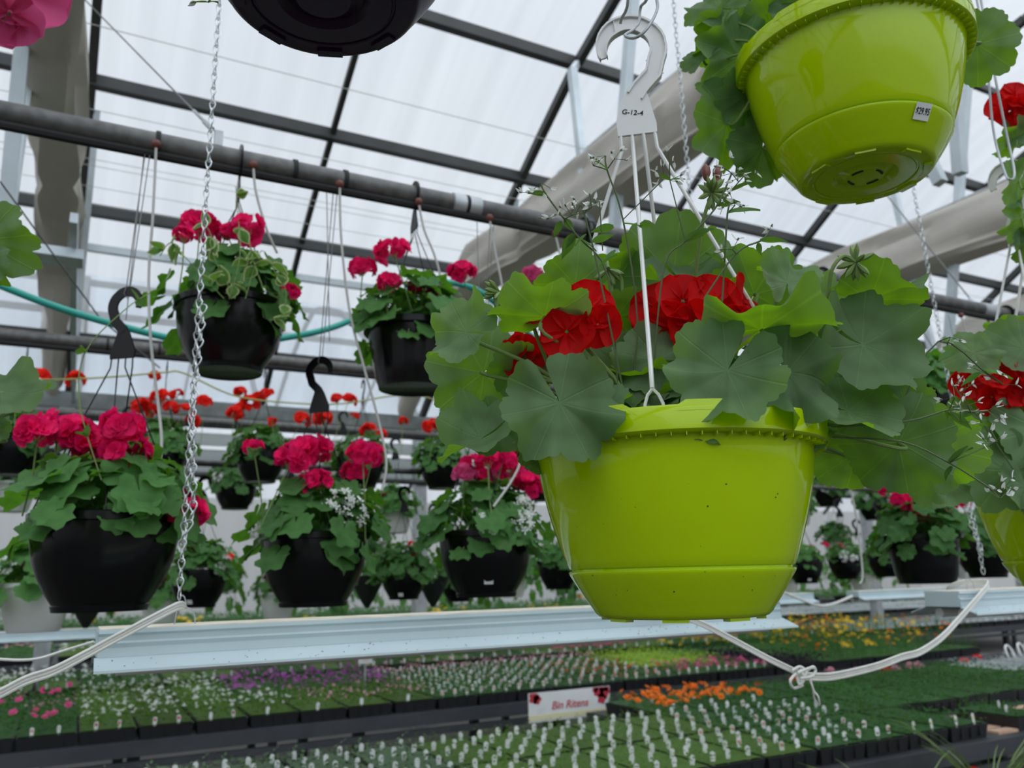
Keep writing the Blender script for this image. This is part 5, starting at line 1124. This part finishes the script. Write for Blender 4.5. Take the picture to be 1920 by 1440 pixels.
def chain(name, label, pts, pitch=.0158, w_=.0052, r=.0013, group='zinc chains'):
    """jack chain: teardrop links alternately turned"""
    L = [V(p) for p in pts]; mb = MB(); i = 0
    for a, b in zip(L, L[1:]):
        n = max(1, int((b-a).length/pitch)); t = (b-a).normalized(); x = t.cross(V((.3, 1, 0))).normalized(); y = t.cross(x)
        for k in range(n):
            c = a.lerp(b, (k+.5)/n); an = .35+(pi/2.2 if i % 2 else 0); u = x*cos(an)+y*sin(an); vv = y*cos(an)-x*sin(an); i += 1; h = pitch*.68; ps = []
            for j in range(13):
                q = 2*pi*j/12; wq = w_*(1.0-.45*cos(q)); ps.append(c+t*cos(q)*h+u*sin(q)*wq+vv*.0012*sin(2*q))
            mb.tube(ps, r, 5, cap=False)
    return tag(ob(name, mb.mesh(name, 'chain')), label, 'chain', group)
cx = ony(335, 1136, 1.563); ct = V((cx.x, 1.563, EZ+2.2))
chain('lamp_chain', 'zinc chain down to the left end of the long white lamp', [ct, V((cx.x, 1.563, LT+.045))])
a = V((cx.x+.006, 1.545, EZ+.50)); chain('chain_tail', 'loose doubled end of zinc chain hanging beside the left lamp chain', [a, V((cx.x-.002, 1.535, EZ+.30)), V((cx.x+.010, 1.53, EZ+.12)), V((cx.x-.006, 1.54, EZ+.055))], w_=.006, r=.0013)
cx2 = ony(1285, 330, 1.563); chain('lamp_chain', 'thin zinc chain behind the white hook, to the hidden end of the long lamp', [V((cx2.x, 1.563, EZ+2.2)), V((cx2.x+.02, 1.563, LT+.045))])
cx3 = ony(1846, 1088, 1.563); chain('lamp_chain', 'zinc chain down to the right edge lamp, doubled near the right lime pot', [V((cx3.x-.12, 1.563, EZ+2.2)), V((cx3.x, 1.563, LT+.045))])
chain('chain_tail', 'loose zinc chain end left of the right lime pot', [ony(1806, 890, 1.55), ony(1820, 980, 1.55), ony(1836, 1020, 1.55), ony(1842, 1040, 1.55)], w_=.0065, r=.0015)
def cable(label, pts, strands=3, r=.0026, group='white electric cables', m='cable'):
    P = catmull(pts, 10); mb = MB()
    for s in range(strands):
        o = (s-(strands-1)/2)*r*1.9; mb.tube([p+V((0, -abs(o)*.2, o)) for p in P], r, 7)
    return tag(ob('electric_cable', mb.mesh('electric_cable', m)), label, 'cable', group)
cable('white cable looping from the lamp chain down to the left edge', [ony(346, 1138, 1.55), ony(335, 1136, 1.50), ony(300, 1153, 1.47), ony(230, 1190, 1.455), ony(165, 1225, 1.45), ony(100, 1258, 1.42), ony(50, 1275, 1.40), ony(0, 1300, 1.38), ony(-80, 1335, 1.3)])
cable('thin white cable behind the lamp end at the far left', [ony(176, 1203, 1.68), ony(120, 1220, 1.7), ony(65, 1236, 1.7), ony(0, 1236, 1.7), ony(-60, 1225, 1.7)], 1, .0026)
cable('thick white cable running under the big lime pot down to the knot', [ony(1180, 1120, 1.50), ony(1300, 1163, 1.42), ony(1365, 1195, 1.38), ony(1440, 1235, 1.34), ony(1505, 1266, 1.32)], 3, .0024)
K = ony(1508, 1266, 1.32)
cable('white cable sweeping from the knot up over the right edge lamp', [ony(1508, 1268, 1.32), ony(1560, 1268, 1.33), ony(1640, 1250, 1.37), ony(1690, 1232, 1.40), ony(1725, 1222, 1.42), ony(1765, 1195, 1.43), ony(1800, 1158, 1.45), ony(1835, 1118, 1.48), ony(1852, 1096, 1.52), ony(1840, 1091, 1.56), ony(1800, 1094, 1.62), ony(1778, 1104, 1.66), ony(1776, 1116, 1.70)], 3, .0030)
mb = MB(); kd = 1.31
for j, pts in enumerate(([(1485, 1258), (1500, 1250), (1512, 1262), (1500, 1278), (1492, 1262)], [(1505, 1285), (1488, 1290), (1482, 1276), (1495, 1262), (1512, 1258), (1525, 1250), (1528, 1262), (1508, 1272)], [(1500, 1255), (1508, 1270), (1500, 1284), (1494, 1270)], [(1515, 1268), (1524, 1290), (1527, 1310), (1536, 1322), (1534, 1306), (1526, 1295), (1520, 1275)], [(1495, 1262), (1520, 1252), (1529, 1256), (1522, 1268), (1500, 1272)])):
    mb.tube(catmull([ony(x, y, kd-.004*j+.006*sin(k*2+j)) for k, (x, y) in enumerate(pts)], 6), .0030 if j != 3 else .0021, 7)
tag(ob('cable_knot', mb.mesh('cable_knot', 'cable')), 'tied knot of white cable with a small loop hanging, right below the lime pot', 'cable', 'white electric cables')
cable('thin grey white cable hanging in a curve behind, right of the lime pot', [ony(1598, 1118, 4.2), ony(1560, 1133, 4.2), ony(1530, 1134, 4.2), ony(1480, 1115, 4.2), ony(1440, 1098, 4.2)], 1, .009)
cable('thin white cable from the right edge lamp rising behind the right lime basket', [dep(1895, 650, 1.75), dep(1905, 590, 1.75), dep(1918, 500, 1.75), dep(1925, 400, 1.7)], 1, .003)
